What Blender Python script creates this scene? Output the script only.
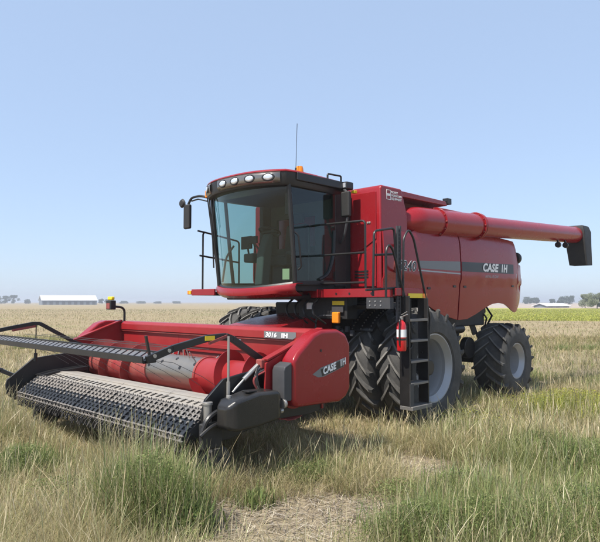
import bpy, bmesh, math, random
import numpy as np
from mathutils import Vector, Matrix
random.seed(7); rng = np.random.default_rng(11)
scene = bpy.context.scene
for o in list(bpy.data.objects): bpy.data.objects.remove(o)
COL = scene.collection
R = math.radians
# ------------------------------------------------------------------ camera
CAM = Vector((8.54, 7.587, 2.0))
FW = Vector((-.714, -.70, 0)).normalized(); PITCH = math.atan(31/600)
cd = bpy.data.cameras.new('camera'); cam = bpy.data.objects.new('camera', cd); COL.objects.link(cam)
cam.location = CAM
look = FW*math.cos(PITCH) + Vector((0, 0, 1))*math.sin(PITCH)
cam.rotation_euler = look.to_track_quat('-Z', 'Y').to_euler()
cd.sensor_fit = 'HORIZONTAL'; cd.sensor_width = 36; cd.lens = 36.0
cd.clip_start = .05; cd.clip_end = 20000
scene.camera = cam
scene.render.resolution_x = 1024; scene.render.resolution_y = 925
# ------------------------------------------------------------------ sky, sun, exposure
SUN_AZ, SUN_EL = R(-3), R(57)          # azimuth from the machine's nose towards its left side
sv = Vector((math.cos(SUN_AZ)*math.cos(SUN_EL), math.sin(SUN_AZ)*math.cos(SUN_EL), math.sin(SUN_EL)))
world = bpy.data.worlds.new('World'); scene.world = world; world.use_nodes = True
wn = world.node_tree; wn.nodes.clear()
wo = wn.nodes.new('ShaderNodeOutputWorld'); bg = wn.nodes.new('ShaderNodeBackground'); sky = wn.nodes.new('ShaderNodeTexSky')
sky.sky_type = 'NISHITA'; sky.sun_disc = False; sky.sun_elevation = SUN_EL
sky.sun_rotation = math.atan2(sv.x, sv.y); sky.altitude = 600; sky.air_density = 1.0; sky.dust_density = 1.3; sky.ozone_density = 2.0
bg.inputs['Strength'].default_value = .15
veil = wn.nodes.new('ShaderNodeMix'); veil.data_type = 'RGBA'; veil.inputs['Factor'].default_value = .68; veil.inputs['B'].default_value = (2.42, 3.12, 4.30, 1)   # even smoke veil over the whole sky
wn.links.new(sky.outputs[0], veil.inputs['A']); wn.links.new(veil.outputs['Result'], bg.inputs[0]); wn.links.new(bg.outputs[0], wo.inputs[0])
sl = bpy.data.lights.new('sun', 'SUN'); sl.energy = 4.7; sl.angle = R(.6); sl.color = (1, .95, .87)
so = bpy.data.objects.new('sun', sl); COL.objects.link(so); so.rotation_euler = (-sv).to_track_quat('-Z', 'Y').to_euler(); so.location = (0, 0, 30)
vs = scene.view_settings; vs.view_transform = 'Standard'; vs.look = 'None'; vs.exposure = .55; vs.gamma = 1; vs.use_curve_mapping = False

# ------------------------------------------------------------------ pixel helpers (600 x 542 picture)
RT = FW.cross(Vector((0, 0, 1))); UP = RT.cross(look)
def ray(px, py): return look + RT*((px-300)/600) - UP*((py-271)/600)
def onp(px, py, ax, v):
    r = ray(px, py); return CAM + r*((v-CAM[ax])/r[ax])
def gp(px, py): p = onp(px, py, 2, 0); return (p.x, p.y)

# ------------------------------------------------------------------ materials
def mat(name, col, rough=.5, metal=0, dust=0, dustcol=(.42, .34, .25), scale=3, coat=0, bump=0, bscale=60, var=.12, spec=.5):
    m = bpy.data.materials.new(name); m.use_nodes = True; nt = m.node_tree; N = nt.nodes; L = nt.links
    b = N['Principled BSDF']
    tc = N.new('ShaderNodeTexCoord')
    n1 = N.new('ShaderNodeTexNoise'); n1.inputs['Scale'].default_value = scale; n1.inputs['Detail'].default_value = 7; n1.inputs['Roughness'].default_value = .65
    L.new(tc.outputs['Object'], n1.inputs['Vector'])
    # colour variation
    mx = N.new('ShaderNodeMix'); mx.data_type = 'RGBA'
    mx.inputs['A'].default_value = (*[c*(1-var) for c in col], 1); mx.inputs['B'].default_value = (*[min(1, c*(1+var)) for c in col], 1)
    L.new(n1.outputs['Fac'], mx.inputs['Factor'])
    out = mx.outputs['Result']
    rr = N.new('ShaderNodeMapRange'); rr.inputs['To Min'].default_value = max(.02, rough-.1); rr.inputs['To Max'].default_value = min(1, rough+.12)
    L.new(n1.outputs['Fac'], rr.inputs['Value']); rout = rr.outputs[0]
    if dust > 0:
        n2 = N.new('ShaderNodeTexNoise'); n2.inputs['Scale'].default_value = scale*.7; n2.inputs['Detail'].default_value = 9; n2.inputs['Roughness'].default_value = .7
        mp = N.new('ShaderNodeMapping'); mp.inputs['Location'].default_value = (3.1, 7.7, 1.3); L.new(tc.outputs['Object'], mp.inputs[0]); L.new(mp.outputs[0], n2.inputs['Vector'])
        r2 = N.new('ShaderNodeMapRange'); r2.inputs['From Min'].default_value = .35; r2.inputs['From Max'].default_value = .75
        r2.inputs['To Min'].default_value = dust*.25; r2.inputs['To Max'].default_value = min(1, dust*1.6); L.new(n2.outputs['Fac'], r2.inputs['Value'])
        m2 = N.new('ShaderNodeMix'); m2.data_type = 'RGBA'; L.new(r2.outputs[0], m2.inputs['Factor']); L.new(out, m2.inputs['A']); m2.inputs['B'].default_value = (*dustcol, 1)
        out = m2.outputs['Result']
        a2 = N.new('ShaderNodeMath'); a2.operation = 'MULTIPLY_ADD'; L.new(r2.outputs[0], a2.inputs[0]); a2.inputs[1].default_value = .5; L.new(rout, a2.inputs[2]); a2.use_clamp = True; rout = a2.outputs[0]
    L.new(out, b.inputs['Base Color']); L.new(rout, b.inputs['Roughness'])
    b.inputs['Metallic'].default_value = metal; b.inputs['Specular IOR Level'].default_value = spec
    if coat: b.inputs['Coat Weight'].default_value = coat; b.inputs['Coat Roughness'].default_value = .12
    if bump:
        n3 = N.new('ShaderNodeTexNoise'); n3.inputs['Scale'].default_value = bscale; n3.inputs['Detail'].default_value = 5; L.new(tc.outputs['Object'], n3.inputs['Vector'])
        bp = N.new('ShaderNodeBump'); bp.inputs['Strength'].default_value = bump; bp.inputs['Distance'].default_value = .01; L.new(n3.outputs['Fac'], bp.inputs['Height']); L.new(bp.outputs[0], b.inputs['Normal'])
    return m
M = {}
M['red'] = mat('red_paint', (.255, .0065, .012), .24, 0, .025, (.40, .26, .22), 2.2, .12, spec=.38)
M['red_header'] = mat('red_header_paint', (.265, .008, .012), .34, 0, .05, (.46, .3, .22), 2.5, .06, spec=.4)
M['red_worn'] = mat('worn_red_paint', (.26, .012, .016), .45, 0, .2, (.38, .3, .22), 5)
M['darkred'] = mat('deep_red_paint', (.22, .01, .016), .5, 0, .15, scale=3)
M['black'] = mat('black_paint', (.007, .007, .008), .42, 0, .02, scale=4, bump=.1)
M['black_matte'] = mat('black_plastic', (.009, .0095, .0105), .6, 0, .03, scale=5, bump=.25, bscale=150)
M['black_cover'] = mat('black_cover_plastic', (.010, .0105, .0115), .28, 0, .03, scale=4, bump=.15, bscale=90)
M['grey'] = mat('dark_grey_plastic', (.035, .037, .042), .55, 0, .05, scale=4)
M['rubber'] = mat('tyre_rubber', (.018, .018, .018), .72, 0, .40, (.17, .16, .145), 3.5, bump=.35, bscale=40)
M['lug'] = mat('sunlit_dusty_lug_rubber', (.07, .068, .065), .8, 0, .7, (.25, .235, .21), 4, bump=.3, bscale=40)  # dust grey, with the sunlit look of the lug tops put into the colour
M['slat'] = mat('guard_slat_grey', (.10, .105, .115), .45, 0, .1)
M['tread'] = mat('worn_step_metal', (.17, .17, .17), .5, .5, .2)
M['rim'] = mat('silver_rim_paint', (.36, .37, .39), .38, .3, .1, scale=4)
M['steel'] = mat('bare_steel', (.42, .41, .39), .38, .75, .22, (.36, .3, .23), 4)
M['drumsteel'] = mat('polished_drum_steel', (.40, .36, .31), .3, .9, .2, (.24, .18, .12), 2.5)
M['deck'] = mat('dusty_galvanised_deck', (.32, .30, .27), .55, .25, .4, (.34, .28, .21), 4, bump=.15)
M['belt_dark'] = mat('dark_belt_rubber', (.028, .027, .027), .8, 0, .2, (.16, .135, .11), 6)
M['belt_pale'] = mat('dusty_belt_strips', (.15, .145, .142), .75, 0, .45, (.30, .255, .21), 1.6, bump=.3)
M['amber'] = mat('amber_lens', (.85, .24, .01), .25)
M['yellow'] = mat('yellow_reflector', (.80, .58, .02), .4)
M['white'] = mat('white_decal', (.78, .78, .77), .5, var=.04)
M['decal_grey'] = mat('grey_decal', (.16, .165, .17), .4)
M['silver_decal'] = mat('silver_decal', (.34, .35, .37), .4, .2)
M['decal_black'] = mat('black_decal', (.014, .014, .016), .35)
M['lamp'] = mat('lamp_glass', (.72, .74, .77), .15, .5)
M['chrome'] = mat('lamp_housing_silver', (.20, .185, .17), .22, .6, .03, coat=.6)
M['seat'] = mat('seat_cloth', (.05, .05, .055), .9, bump=.3)
M['interior'] = mat('cab_interior_trim', (.075, .08, .078), .8)
M['skinred'] = mat('extinguisher_red', (.52, .012, .015), .25, coat=.4)
M['paper'] = mat('pale_sticker', (.62, .6, .36), .6)
def glass(name, tint, gl=.06):
    m = bpy.data.materials.new(name); m.use_nodes = True; nt = m.node_tree; nt.nodes.clear()
    o = nt.nodes.new('ShaderNodeOutputMaterial'); t = nt.nodes.new('ShaderNodeBsdfTransparent'); g = nt.nodes.new('ShaderNodeBsdfGlossy'); x = nt.nodes.new('ShaderNodeMixShader'); f = nt.nodes.new('ShaderNodeLayerWeight'); pw = nt.nodes.new('ShaderNodeMath'); ad = nt.nodes.new('ShaderNodeMath')
    t.inputs[0].default_value = (*tint, 1); g.inputs['Roughness'].default_value = gl; g.inputs[0].default_value = (.9, .95, .95, 1); f.inputs['Blend'].default_value = .5; pw.operation = 'POWER'; pw.inputs[1].default_value = 4; ad.operation = 'MULTIPLY_ADD'; ad.inputs[1].default_value = .85; ad.inputs[2].default_value = .045; nt.links.new(f.outputs['Facing'], pw.inputs[0]); nt.links.new(pw.outputs[0], ad.inputs[0])
    nt.links.new(ad.outputs[0], x.inputs[0]); nt.links.new(t.outputs[0], x.inputs[1]); nt.links.new(g.outputs[0], x.inputs[2]); nt.links.new(x.outputs[0], o.inputs[0])
    return m
M['glass'] = glass('tinted_cab_glass', (.52, .68, .65))

# ------------------------------------------------------------------ mesh builder
class MB:
    def __init__(s): s.v = []; s.f = []
    def add(s, vs, fs):
        k = len(s.v); s.v += [tuple(p) for p in vs]; s.f += [tuple(i+k for i in f) for f in fs]; return s
    def box(s, x0, x1, y0, y1, z0, z1):
        return s.add([(x, y, z) for x in (x0, x1) for y in (y0, y1) for z in (z0, z1)],
                     [(0, 1, 3, 2), (4, 6, 7, 5), (0, 4, 5, 1), (2, 3, 7, 6), (0, 2, 6, 4), (1, 5, 7, 3)])
    def bar(s, p0, p1, w, h, up=(0, 0, 1)):         # rectangular bar between two points
        p0 = Vector(p0); p1 = Vector(p1); d = (p1-p0).normalized(); u = Vector(up)
        if abs(d.dot(u)) > .98: u = Vector((1, 0, 0))
        a = d.cross(u).normalized()*(w/2); b = a.cross(d).normalized()*(h/2)
        vs = [p+i*a+j*b for p in (p0, p1) for i, j in ((-1, -1), (1, -1), (1, 1), (-1, 1))]
        return s.add(vs, [(0, 1, 2, 3), (7, 6, 5, 4), (0, 4, 5, 1), (1, 5, 6, 2), (2, 6, 7, 3), (3, 7, 4, 0)])
    def prism(s, poly, y0, y1, plane='xz'):
        n = len(poly)
        def P(u, v, w): return (u, w, v) if plane == 'xz' else ((w, u, v) if plane == 'yz' else (u, v, w))
        vs = [P(u, v, y0) for u, v in poly] + [P(u, v, y1) for u, v in poly]
        return s.add(vs, [tuple(range(n))[::-1], tuple(range(n, 2*n))] + [(i, (i+1) % n, n+(i+1) % n, n+i) for i in range(n)])
    def tube(s, path, r, n=8, cap=True):
        P = [Vector(p) for p in path]; rs = r if isinstance(r, (list, tuple)) else [r]*len(P)
        t0 = (P[1]-P[0]).normalized(); u = Vector((0, 0, 1)) if abs(t0.z) < .9 else Vector((1, 0, 0))
        a = t0.cross(u).normalized(); rings = []
        for i, p in enumerate(P):
            t = ((P[min(i+1, len(P)-1)]-p).normalized() + (p-P[max(i-1, 0)]).normalized()) if 0 < i < len(P)-1 else ((P[1]-P[0]) if i == 0 else (P[-1]-P[-2]))
            t.normalize(); a = (a - t*a.dot(t)).normalized(); b = t.cross(a)
            rings.append([p + (a*math.cos(k*2*math.pi/n) + b*math.sin(k*2*math.pi/n))*rs[i] for k in range(n)])
        vs = [q for rg in rings for q in rg]; fs = []
        for i in range(len(P)-1):
            for k in range(n): fs.append((i*n+k, i*n+(k+1) % n, (i+1)*n+(k+1) % n, (i+1)*n+k))
        if cap: fs += [tuple(range(n))[::-1], tuple(range((len(P)-1)*n, len(P)*n))]
        return s.add(vs, fs)
    def cyl(s, p0, p1, r, n=16, r1=None): return s.tube([p0, p1], [r, r if r1 is None else r1], n)
    def lathe(s, prof, n=32, axis='y', c=(0, 0, 0), closed=False):   # prof: (radius, height)
        vs = []; m = len(prof)
        for k in range(n):
            q = k*2*math.pi/n; cs, sn = math.cos(q), math.sin(q)
            for r, h in prof:
                p = (r*cs, h, r*sn) if axis == 'y' else ((r*cs, r*sn, h) if axis == 'z' else (h, r*cs, r*sn))
                vs.append((p[0]+c[0], p[1]+c[1], p[2]+c[2]))
        fs = []
        for k in range(n):
            k2 = (k+1) % n
            for i in range(m if closed else m-1):
                i2 = (i+1) % m; fs.append((k*m+i, k*m+i2, k2*m+i2, k2*m+i))
        if not closed:
            for i in (0, m-1):
                if prof[i][0] > 1e-4: fs.append(tuple(k*m+i for k in range(n)))
        return s.add(vs, fs)
    def grid(s, rows):                               # list of rows of points
        m = len(rows[0]); return s.add([p for r in rows for p in r], [(i*m+j, i*m+j+1, (i+1)*m+j+1, (i+1)*m+j) for i in range(len(rows)-1) for j in range(m-1)])
    def mesh(s, name):
        me = bpy.data.meshes.new(name); me.from_pydata(s.v, [], s.f)
        bm = bmesh.new(); bm.from_mesh(me); bmesh.ops.remove_doubles(bm, verts=bm.verts, dist=1e-5); bmesh.ops.recalc_face_normals(bm, faces=bm.faces); bm.to_mesh(me); bm.free()
        return me
    def build(s, name, m, parent=None, bevel=0, seg=2, smooth=35, solid=0, loc=None):
        me = s.mesh(name); return link(name, me, m, parent, bevel, seg, smooth, solid, loc)
def link(name, me, m, parent=None, bevel=0, seg=2, smooth=35, solid=0, loc=None):
    if m is not None: me.materials.clear(); me.materials.append(M[m] if isinstance(m, str) else m)
    if smooth:
        me.polygons.foreach_set('use_smooth', [True]*len(me.polygons)); me.set_sharp_from_angle(angle=R(smooth))
    o = bpy.data.objects.new(name, me); COL.objects.link(o)
    if solid: md = o.modifiers.new('solid', 'SOLIDIFY'); md.thickness = solid; md.offset = 0
    if bevel:
        md = o.modifiers.new('bevel', 'BEVEL'); md.width = bevel; md.segments = seg; md.limit_method = 'ANGLE'; md.angle_limit = R(30); md.harden_normals = True
    if parent is not None: put(o, parent)
    if loc is not None: o.location = loc
    return o
def root_of(o):
    while o.parent: o = o.parent
    return o
def put(o, parent):                                  # geometry is written in scene coordinates
    o.parent = parent
    if parent.parent is None and parent.type == 'EMPTY': o.location = -Vector(parent.location)
def tag(o, label, cat, group=None, kind=None):
    if label: o['label'] = label
    if cat: o['category'] = cat
    if group: o['group'] = group
    if kind: o['kind'] = kind
    return o
def thing(name, loc, label, cat, group=None):
    o = bpy.data.objects.new(name, None); COL.objects.link(o); o.location = loc; o.empty_display_size = .3
    return tag(o, label, cat, group)
def fillet(pts, r, n=5):
    P = [Vector(p) for p in pts]; out = [P[0]]
    for i in range(1, len(P)-1):
        a = (P[i-1]-P[i]); b = (P[i+1]-P[i]); k = min(r, a.length*.45, b.length*.45); A = P[i]+a.normalized()*k; B = P[i]+b.normalized()*k
        for j in range(n+1):
            t = j/n; out.append(A*(1-t)**2 + P[i]*2*t*(1-t) + B*t*t)
    return out + [P[-1]]
def text(name, body, size, origin, u, v, m, parent, bold=.02, shear=0, depth=.002, sx=1, lift=.004):
    cu = bpy.data.curves.new('lettering', 'FONT'); cu.body = body; cu.size = size; cu.offset = bold*size; cu.shear = shear; cu.extrude = depth; cu.resolution_u = 3; cu.space_character = 1.06; cu.space_word = .35
    tmp = bpy.data.objects.new('tmp', cu); COL.objects.link(tmp); dg = bpy.context.evaluated_depsgraph_get(); me = bpy.data.meshes.new_from_object(tmp.evaluated_get(dg))
    bpy.data.objects.remove(tmp); bpy.data.curves.remove(cu)
    u = Vector(u).normalized(); v = Vector(v).normalized(); n = u.cross(v); o0 = Vector(origin)+n*lift
    me.transform(Matrix(((u.x*sx, v.x, n.x, o0.x), (u.y*sx, v.y, n.y, o0.y), (u.z*sx, v.z, n.z, o0.z), (0, 0, 0, 1))))
    me.name = name
    return link(name, me, m, parent, smooth=0)

# ================================================================== GROUND
def vnoise(x, y, s, seed=0):
    r = np.random.default_rng(seed); G = r.random((64, 64)); x = np.asarray(x)/s; y = np.asarray(y)/s
    xi = np.floor(x).astype(int); yi = np.floor(y).astype(int); fx = x-xi; fy = y-yi; fx = fx*fx*(3-2*fx); fy = fy*fy*(3-2*fy)
    g = lambda i, j: G[i % 64, j % 64]
    return (g(xi, yi)*(1-fx)+g(xi+1, yi)*fx)*(1-fy)+(g(xi, yi+1)*(1-fx)+g(xi+1, yi+1)*fx)*fy
def ground_mat():
    m = bpy.data.materials.new('dry_field_ground'); m.use_nodes = True; nt = m.node_tree; N = nt.nodes; L = nt.links; b = N['Principled BSDF']
    g = N.new('ShaderNodeNewGeometry')
    def noise(sc, det, loc=(0, 0, 0), stretch=(1, 1, 1)):
        mp = N.new('ShaderNodeMapping'); mp.inputs['Location'].default_value = loc; mp.inputs['Scale'].default_value = stretch; L.new(g.outputs['Position'], mp.inputs[0])
        n = N.new('ShaderNodeTexNoise'); n.inputs['Scale'].default_value = sc; n.inputs['Detail'].default_value = det; n.inputs['Roughness'].default_value = .68; L.new(mp.outputs[0], n.inputs['Vector']); return n.outputs['Fac']
    def ramp(f, lo, hi):
        r = N.new('ShaderNodeMapRange'); r.inputs['From Min'].default_value = lo; r.inputs['From Max'].default_value = hi; L.new(f, r.inputs['Value']); return r.outputs[0]
    def mix(f, a, c):
        x = N.new('ShaderNodeMix'); x.data_type = 'RGBA'; L.new(f, x.inputs['Factor'])
        for k, q in (('A', a), ('B', c)):
            if isinstance(q, tuple): x.inputs[k].default_value = (*q, 1)
            else: L.new(q, x.inputs[k])
        return x.outputs['Result']
    c = mix(ramp(noise(9, 8), .35, .65), (.13, .10, .07), (.36, .29, .19))
    c = mix(ramp(noise(55, 4), .45, .62), c, (.40, .33, .22))
    # the open field farther off: standing straw with greener drifts
    cf = mix(ramp(noise(.35, 9, (5, 2, 0)), .38, .64), (.24, .185, .11), (.35, .28, .17))
    cf = mix(ramp(noise(.09, 7, (11, 4, 0)), .52, .72), cf, (.20, .22, .085))
    cf = mix(ramp(noise(2.2, 6, (1, 9, 0)), .42, .66), cf, (.32, .25, .15))
    d = N.new('ShaderNodeVectorMath'); d.operation = 'DISTANCE'; L.new(g.outputs['Position'], d.inputs[0]); d.inputs[1].default_value = (4, 3, 0)
    c = mix(ramp(d.outputs['Value'], 12, 30), c, cf)
    L.new(c, b.inputs['Base Color']); b.inputs['Roughness'].default_value = .95; b.inputs['Specular IOR Level'].default_value = .1
    bp = N.new('ShaderNodeBump'); bp.inputs['Strength'].default_value = .7; bp.inputs['Distance'].default_value = .05; L.new(noise(26, 6), bp.inputs['Height']); L.new(bp.outputs[0], b.inputs['Normal'])
    return m
def ring_sheet(name, radii, n, m, zf=None):
    mb = MB(); vs = [(0, 0, 0)]; fs = []
    for r in radii:
        for k in range(n):
            q = k*2*math.pi/n; vs.append((r*math.cos(q), r*math.sin(q), 0))
    for k in range(n): fs.append((0, 1+k, 1+(k+1) % n))
    for i in range(len(radii)-1):
        for k in range(n): fs.append((1+i*n+k, 1+(i+1)*n+k, 1+(i+1)*n+(k+1) % n, 1+i*n+(k+1) % n))
    mb.add(vs, fs); return mb.build(name, m, None, smooth=0)
ground = ring_sheet('ground', [4, 10, 25, 60, 150, 400, 1000, 2600], 64, ground_mat()); ground['kind'] = 'structure'
def fieldsheet(name, corners_px, z, m):
    mb = MB(); pts = [onp(x, y, 2, z) for x, y in corners_px]; mb.add([(p.x, p.y, z) for p in pts], [tuple(range(len(pts)))]); o = mb.build(name, m, None, smooth=0); o['kind'] = 'structure'; return o
M['crop'] = mat('yellow_green_crop', (.34, .34, .07), .95, scale=.15, var=.3, spec=.1)
M['fallow'] = mat('pale_fallow_soil', (.38, .31, .25), .95, scale=.05, var=.2, spec=.1)
fieldsheet('crop_field', [(395, 319.6), (760, 322.5), (760, 308.8), (455, 308.2)], .006, M['crop'])
fieldsheet('fallow_field', [(455, 307.9), (760, 308.4), (760, 302.9), (470, 302.9)], .01, M['fallow'])

# ================================================================== COMBINE HARVESTER
comb = thing('combine_harvester', (0, 0, 0), 'large red combine harvester with folded unloading auger and dual front tyres', 'combine')
SINK = -.05
def make_wheel(cx, cy, Rt, W, Rr, nl, out, dish, name_src=None):
    """out = +1 when the outer face looks towards +y"""
    cz = Rt+SINK
    w = MB(); o = out; hw = W*.44
    prof = [(Rr-.02, -hw), (Rr+.025, -hw), (Rr+.025, -hw+.03), (Rr-.06, -hw+.07), (Rr-.10, -.1), (Rr-.10, .06), (Rr-.05, hw-.07), (Rr+.025, hw-.03), (Rr+.025, hw), (Rr-.015, hw), (Rr-.085, hw-.09), (Rr-.10, dish+.09), (Rr-.12, dish+.02), (Rr*.6, dish), (.16, dish+.01), (.001, dish+.01)]
    prof = [(r, h*o) for r, h in prof]
    w.lathe(prof, 48); wheel = w.build('wheel', 'rim', comb, smooth=30); wheel.location = (cx, cy, cz)
    h = MB(); h.lathe([(.15, dish*o), (.15, (dish+.10)*o), (.12, (dish+.14)*o), (.0005, (dish+.14)*o)], 20)
    for k in range(10):
        q = k*math.pi/5; c = (.235*math.cos(q), 0, .235*math.sin(q)); h.cyl((c[0], dish*o, c[2]), (c[0], (dish+.045)*o, c[2]), .018, 6)
    hb = h.build('hub', 'steel', None, smooth=30); hb.parent = wheel
    t = MB(); Rb = Rt-.055
    tp = [(Rr, -hw*.98), (Rr+.03, -hw-.03), ((Rr+Rb)/2, -W/2), (Rb-.09, -W/2+.012), (Rb-.02, -W/2+.055), (Rb, -W*.25), (Rb+.006, 0), (Rb, W*.25), (Rb-.02, W/2-.055), (Rb-.09, W/2-.012), ((Rr+Rb)/2, W/2), (Rr+.03, hw+.03), (Rr, hw*.98)]
    t.lathe(tp, 64, closed=True)
    lw = .052*(Rt/.98)
    for s in (-1, 1):
        for k in range(nl):
            q0 = 2*math.pi*(k+(.5 if s > 0 else 0))/nl
            st = [(-.05, Rt-.002), (.25, Rt), (.55, Rt-.003), (.86, Rt-.012), (1.0, Rt-.05), (1.02, Rt-.15)]
            rows = []
            for i, (tt, rad) in enumerate(st):
                y = s*tt*W/2*.99; ph = q0 + min(tt, 1)*.34*(.98/Rt)*(1.12-.18*tt); base = Rb-.03 if i < 4 else rad-.07
                if i == 5: rad += -.01; base = rad-.03; y = s*W/2*.985
                elif i == 4: y = s*W/2*.995
                dl = lw*(1.0+.25*tt)/Rt
                ring = []
                for rr, e in ((base, -.68), (rad, -.42), (rad, .42), (base, .68)):
                    yy = y - (s*.03 if (i >= 4 and rr == base) else 0)
                    # V points rolls forward: centre leads
                    ang = ph + e*dl; ring.append((-rr*math.sin(-ang), yy, rr*math.cos(-ang)))
                rows.append(ring)
            vs = [p for r in rows for p in r]; fs = []
            for i in range(len(rows)-1):
                for j in range(3): fs.append((i*4+j, i*4+j+1, (i+1)*4+j+1, (i+1)*4+j))
            fs += [(0, 1, 2, 3), tuple((len(rows)-1)*4+j for j in (3, 2, 1, 0))]
            t.add(vs, fs)
    ty = t.build('tyre', 'rubber', None, smooth=30); ty.parent = wheel; ty.data.materials.append(M['lug'])
    for pg in ty.data.polygons:
        c = pg.center; rr = math.hypot(c.x, c.z)
        if rr > Rt-.03 and len(pg.vertices) == 4: pg.material_index = 1
    return wheel
def copy_wheel(src, loc, flip):
    c = src.copy(); COL.objects.link(c); c.location = loc
    if flip: c.scale = (1, -1, 1)
    for ch in src.children:
        d = ch.copy(); COL.objects.link(d); d.parent = c
    return c
wf = make_wheel(0, 2.05, .98, .52, .555, 21, 1, -.20)
copy_wheel(wf, (0, 1.40, .98+SINK), False); copy_wheel(wf, (0, -2.28, .98+SINK), True); copy_wheel(wf, (0, -1.62, .98+SINK), True)
wr = make_wheel(-3.9, 1.56, .80, .72, .375, 18, 1, -.10)
copy_wheel(wr, (-3.9, -1.56, .80+SINK), True)
# axles and chassis
ax = MB(); ax.cyl((0, -2.35, .93), (0, 2.2, .93), .13, 16); ax.box(-.28, .28, -1.1, 1.1, .7, 1.2); ax.cyl((0, 1.0, .93), (0, 1.14, .93), .34, 20); ax.cyl((0, -1.14, .93), (0, -1.0, .93), .34, 20)
ax.build('front_axle', 'black', comb, .02)
ra = MB(); ra.bar((-3.78, -1.2, .78), (-3.78, 1.2, .78), .2, .24); ra.bar((-3.78, 0, .78), (-3.78, 0, 1.5), .5, .4)
for s in (-1, 1): ra.cyl((-3.78, s*1.12, .52), (-3.78, s*1.12, 1.05), .09, 12); ra.cyl((-3.6, s*.2, .85), (-3.6, s*1.05, .85), .045, 10)
ra.build('rear_axle', 'black', comb, .015)
ch = MB(); ch.prism([(.45, 1.2), (.5, 2.0), (-2.9, 2.0), (-4.3, 2.1), (-4.3, 1.75), (-3.2, 1.45), (-2.9, 1.0), (-1.6, .72), (-.3, .8), (.3, .9)], -.98, .98)
ch.box(-3.6, -1.2, -1.3, 1.3, 1.5, 2.05)
ch.build('chassis', 'black_matte', comb, .03)
us = MB()
for a in (-1.35, -1.75, -2.15): us.box(a-.14, a+.14, 1.0, 1.36, 1.0, 1.5)
us.cyl((-1.0, 1.25, 1.45), (-2.7, 1.25, 1.45), .09, 14); us.bar((-2.55, 1.15, 1.1), (-2.45, 1.2, 1.85), .09, .09); us.bar((-1.05, 1.2, .95), (-2.4, 1.2, .85), .05, .12)
us.cyl((-2.9, 1.2, 1.05), (-2.9, 1.33, 1.05), .22, 20); us.cyl((-1.6, 1.37, 1.25), (-1.6, 1.42, 1.25), .2, 20)
us.build('drive_gear', 'black', comb, .012)
st = MB(); st.tube([(-3.9, 1.15, 1.95), (-3.84, 1.35, 1.7), (-3.8, 1.2, 1.4)], .022, 8); st.tube([(-3.45, 1.2, 1.95), (-3.6, 1.35, 1.65), (-3.7, 1.2, 1.3)], .02, 8); st.bar((-3.3, 1.0, 1.95), (-3.45, 1.15, 1.3), .1, .1)
st.build('steering_hose', 'black', comb)

# ---- body panels
def curve(pts, x):
    for (x0, y0), (x1, y1) in zip(pts, pts[1:]):
        lo, hi = min(x0, x1), max(x0, x1)
        if lo <= x <= hi: return y0 + (y1-y0)*((x-x0)/(x1-x0) if x1 != x0 else 0)
    return pts[-1][1]
def bulge(a, z, side):
    t = (z-1.7)/1.7; b = 1.60 + .035*math.sin(max(0, min(1, t))*math.pi)
    if t > .82: b -= (t-.82)**2*2.2*(1.0)
    if z < 2.42: b -= .028 + (2.42-z)*.03
    if a < -4.2: b -= (-4.2-a)**2*.22
    return side*b
def panel(name, avals, bot, top, side, nz=18, m='red'):
    mb = MB(); rows = []
    for a in avals:
        z0, z1 = curve(bot, a), curve(top, a); zs = [z0+(z1-z0)*i/nz for i in range(nz+1)]
        rows.append([(a, bulge(a, z, side), z) for z in zs])
    mb.grid(rows)
    return mb.build(name, m, comb, .006, 2, 28, solid=.03)
BOTF = [(.5, 2.2), (-.35, 2.16), (-.7, 2.04), (-1.0, 1.90), (-1.45, 1.75), (-1.99, 1.65)]
TOPF = [(.5, 3.22), (-.3, 3.22), (-.7, 3.33), (-1.2, 3.40), (-1.99, 3.43)]
BOTR = [(-2.02, 1.65), (-2.35, 1.66), (-2.7, 1.76), (-3.0, 1.87), (-3.3, 1.955), (-3.6, 1.985), (-3.9, 1.95), (-4.2, 1.83), (-4.38, 1.76), (-4.55, 1.79), (-4.85, 2.02), (-4.95, 2.25)]
TOPR = [(-2.02, 3.43), (-3.2, 3.42), (-4.42, 3.36), (-4.50, 2.86), (-4.74, 2.83), (-4.76, 2.56), (-4.93, 2.52), (-4.95, 2.44)]
av = lambda lo, hi, n: [lo+(hi-lo)*i/n for i in range(n+1)]
BOTR = [(-2.02+(a+2.02)*1.05, z) for a, z in BOTR]; TOPR = [(-2.02+(a+2.02)*1.05, z) for a, z in TOPR]
AF = av(.49, -1.985, 24); AR = sorted(set(av(-2.025, -4.53, 22) + [-2.02+(a+2.02)*1.05 for a in (-4.5, -4.55, -4.74, -4.76, -4.85, -4.93, -4.95)]), reverse=True)
sideF = panel('side_panel', AF, BOTF, TOPF, 1); sideR = panel('side_panel', AR, BOTR, TOPR, 1)
panel('side_panel', AF, BOTF, TOPF, -1, 8); panel('side_panel', AR, BOTR, TOPR, -1, 8)
bd = MB(); bd.prism([(.42, 2.1), (.42, 3.2), (-.6, 3.28), (-4.25, 3.28), (-4.35, 2.8), (-4.75, 2.45), (-4.72, 2.1), (-3.6, 2.02)], -1.5, 1.5)
bd.build('body_shell', 'darkred', comb, .03)
rl = MB(); rl.lathe([(.002, 0), (.10, 0), (.135, .03), (.135, .09), (.11, .12), (.002, .12)], 22, axis='x', c=(-4.80, 1.50, 3.0)); rl.bar((-4.76, 1.48, 3.0), (-4.3, 1.45, 3.0), .07, .07)
rl.build('rear_lamp', 'black', comb, .006)
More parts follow.
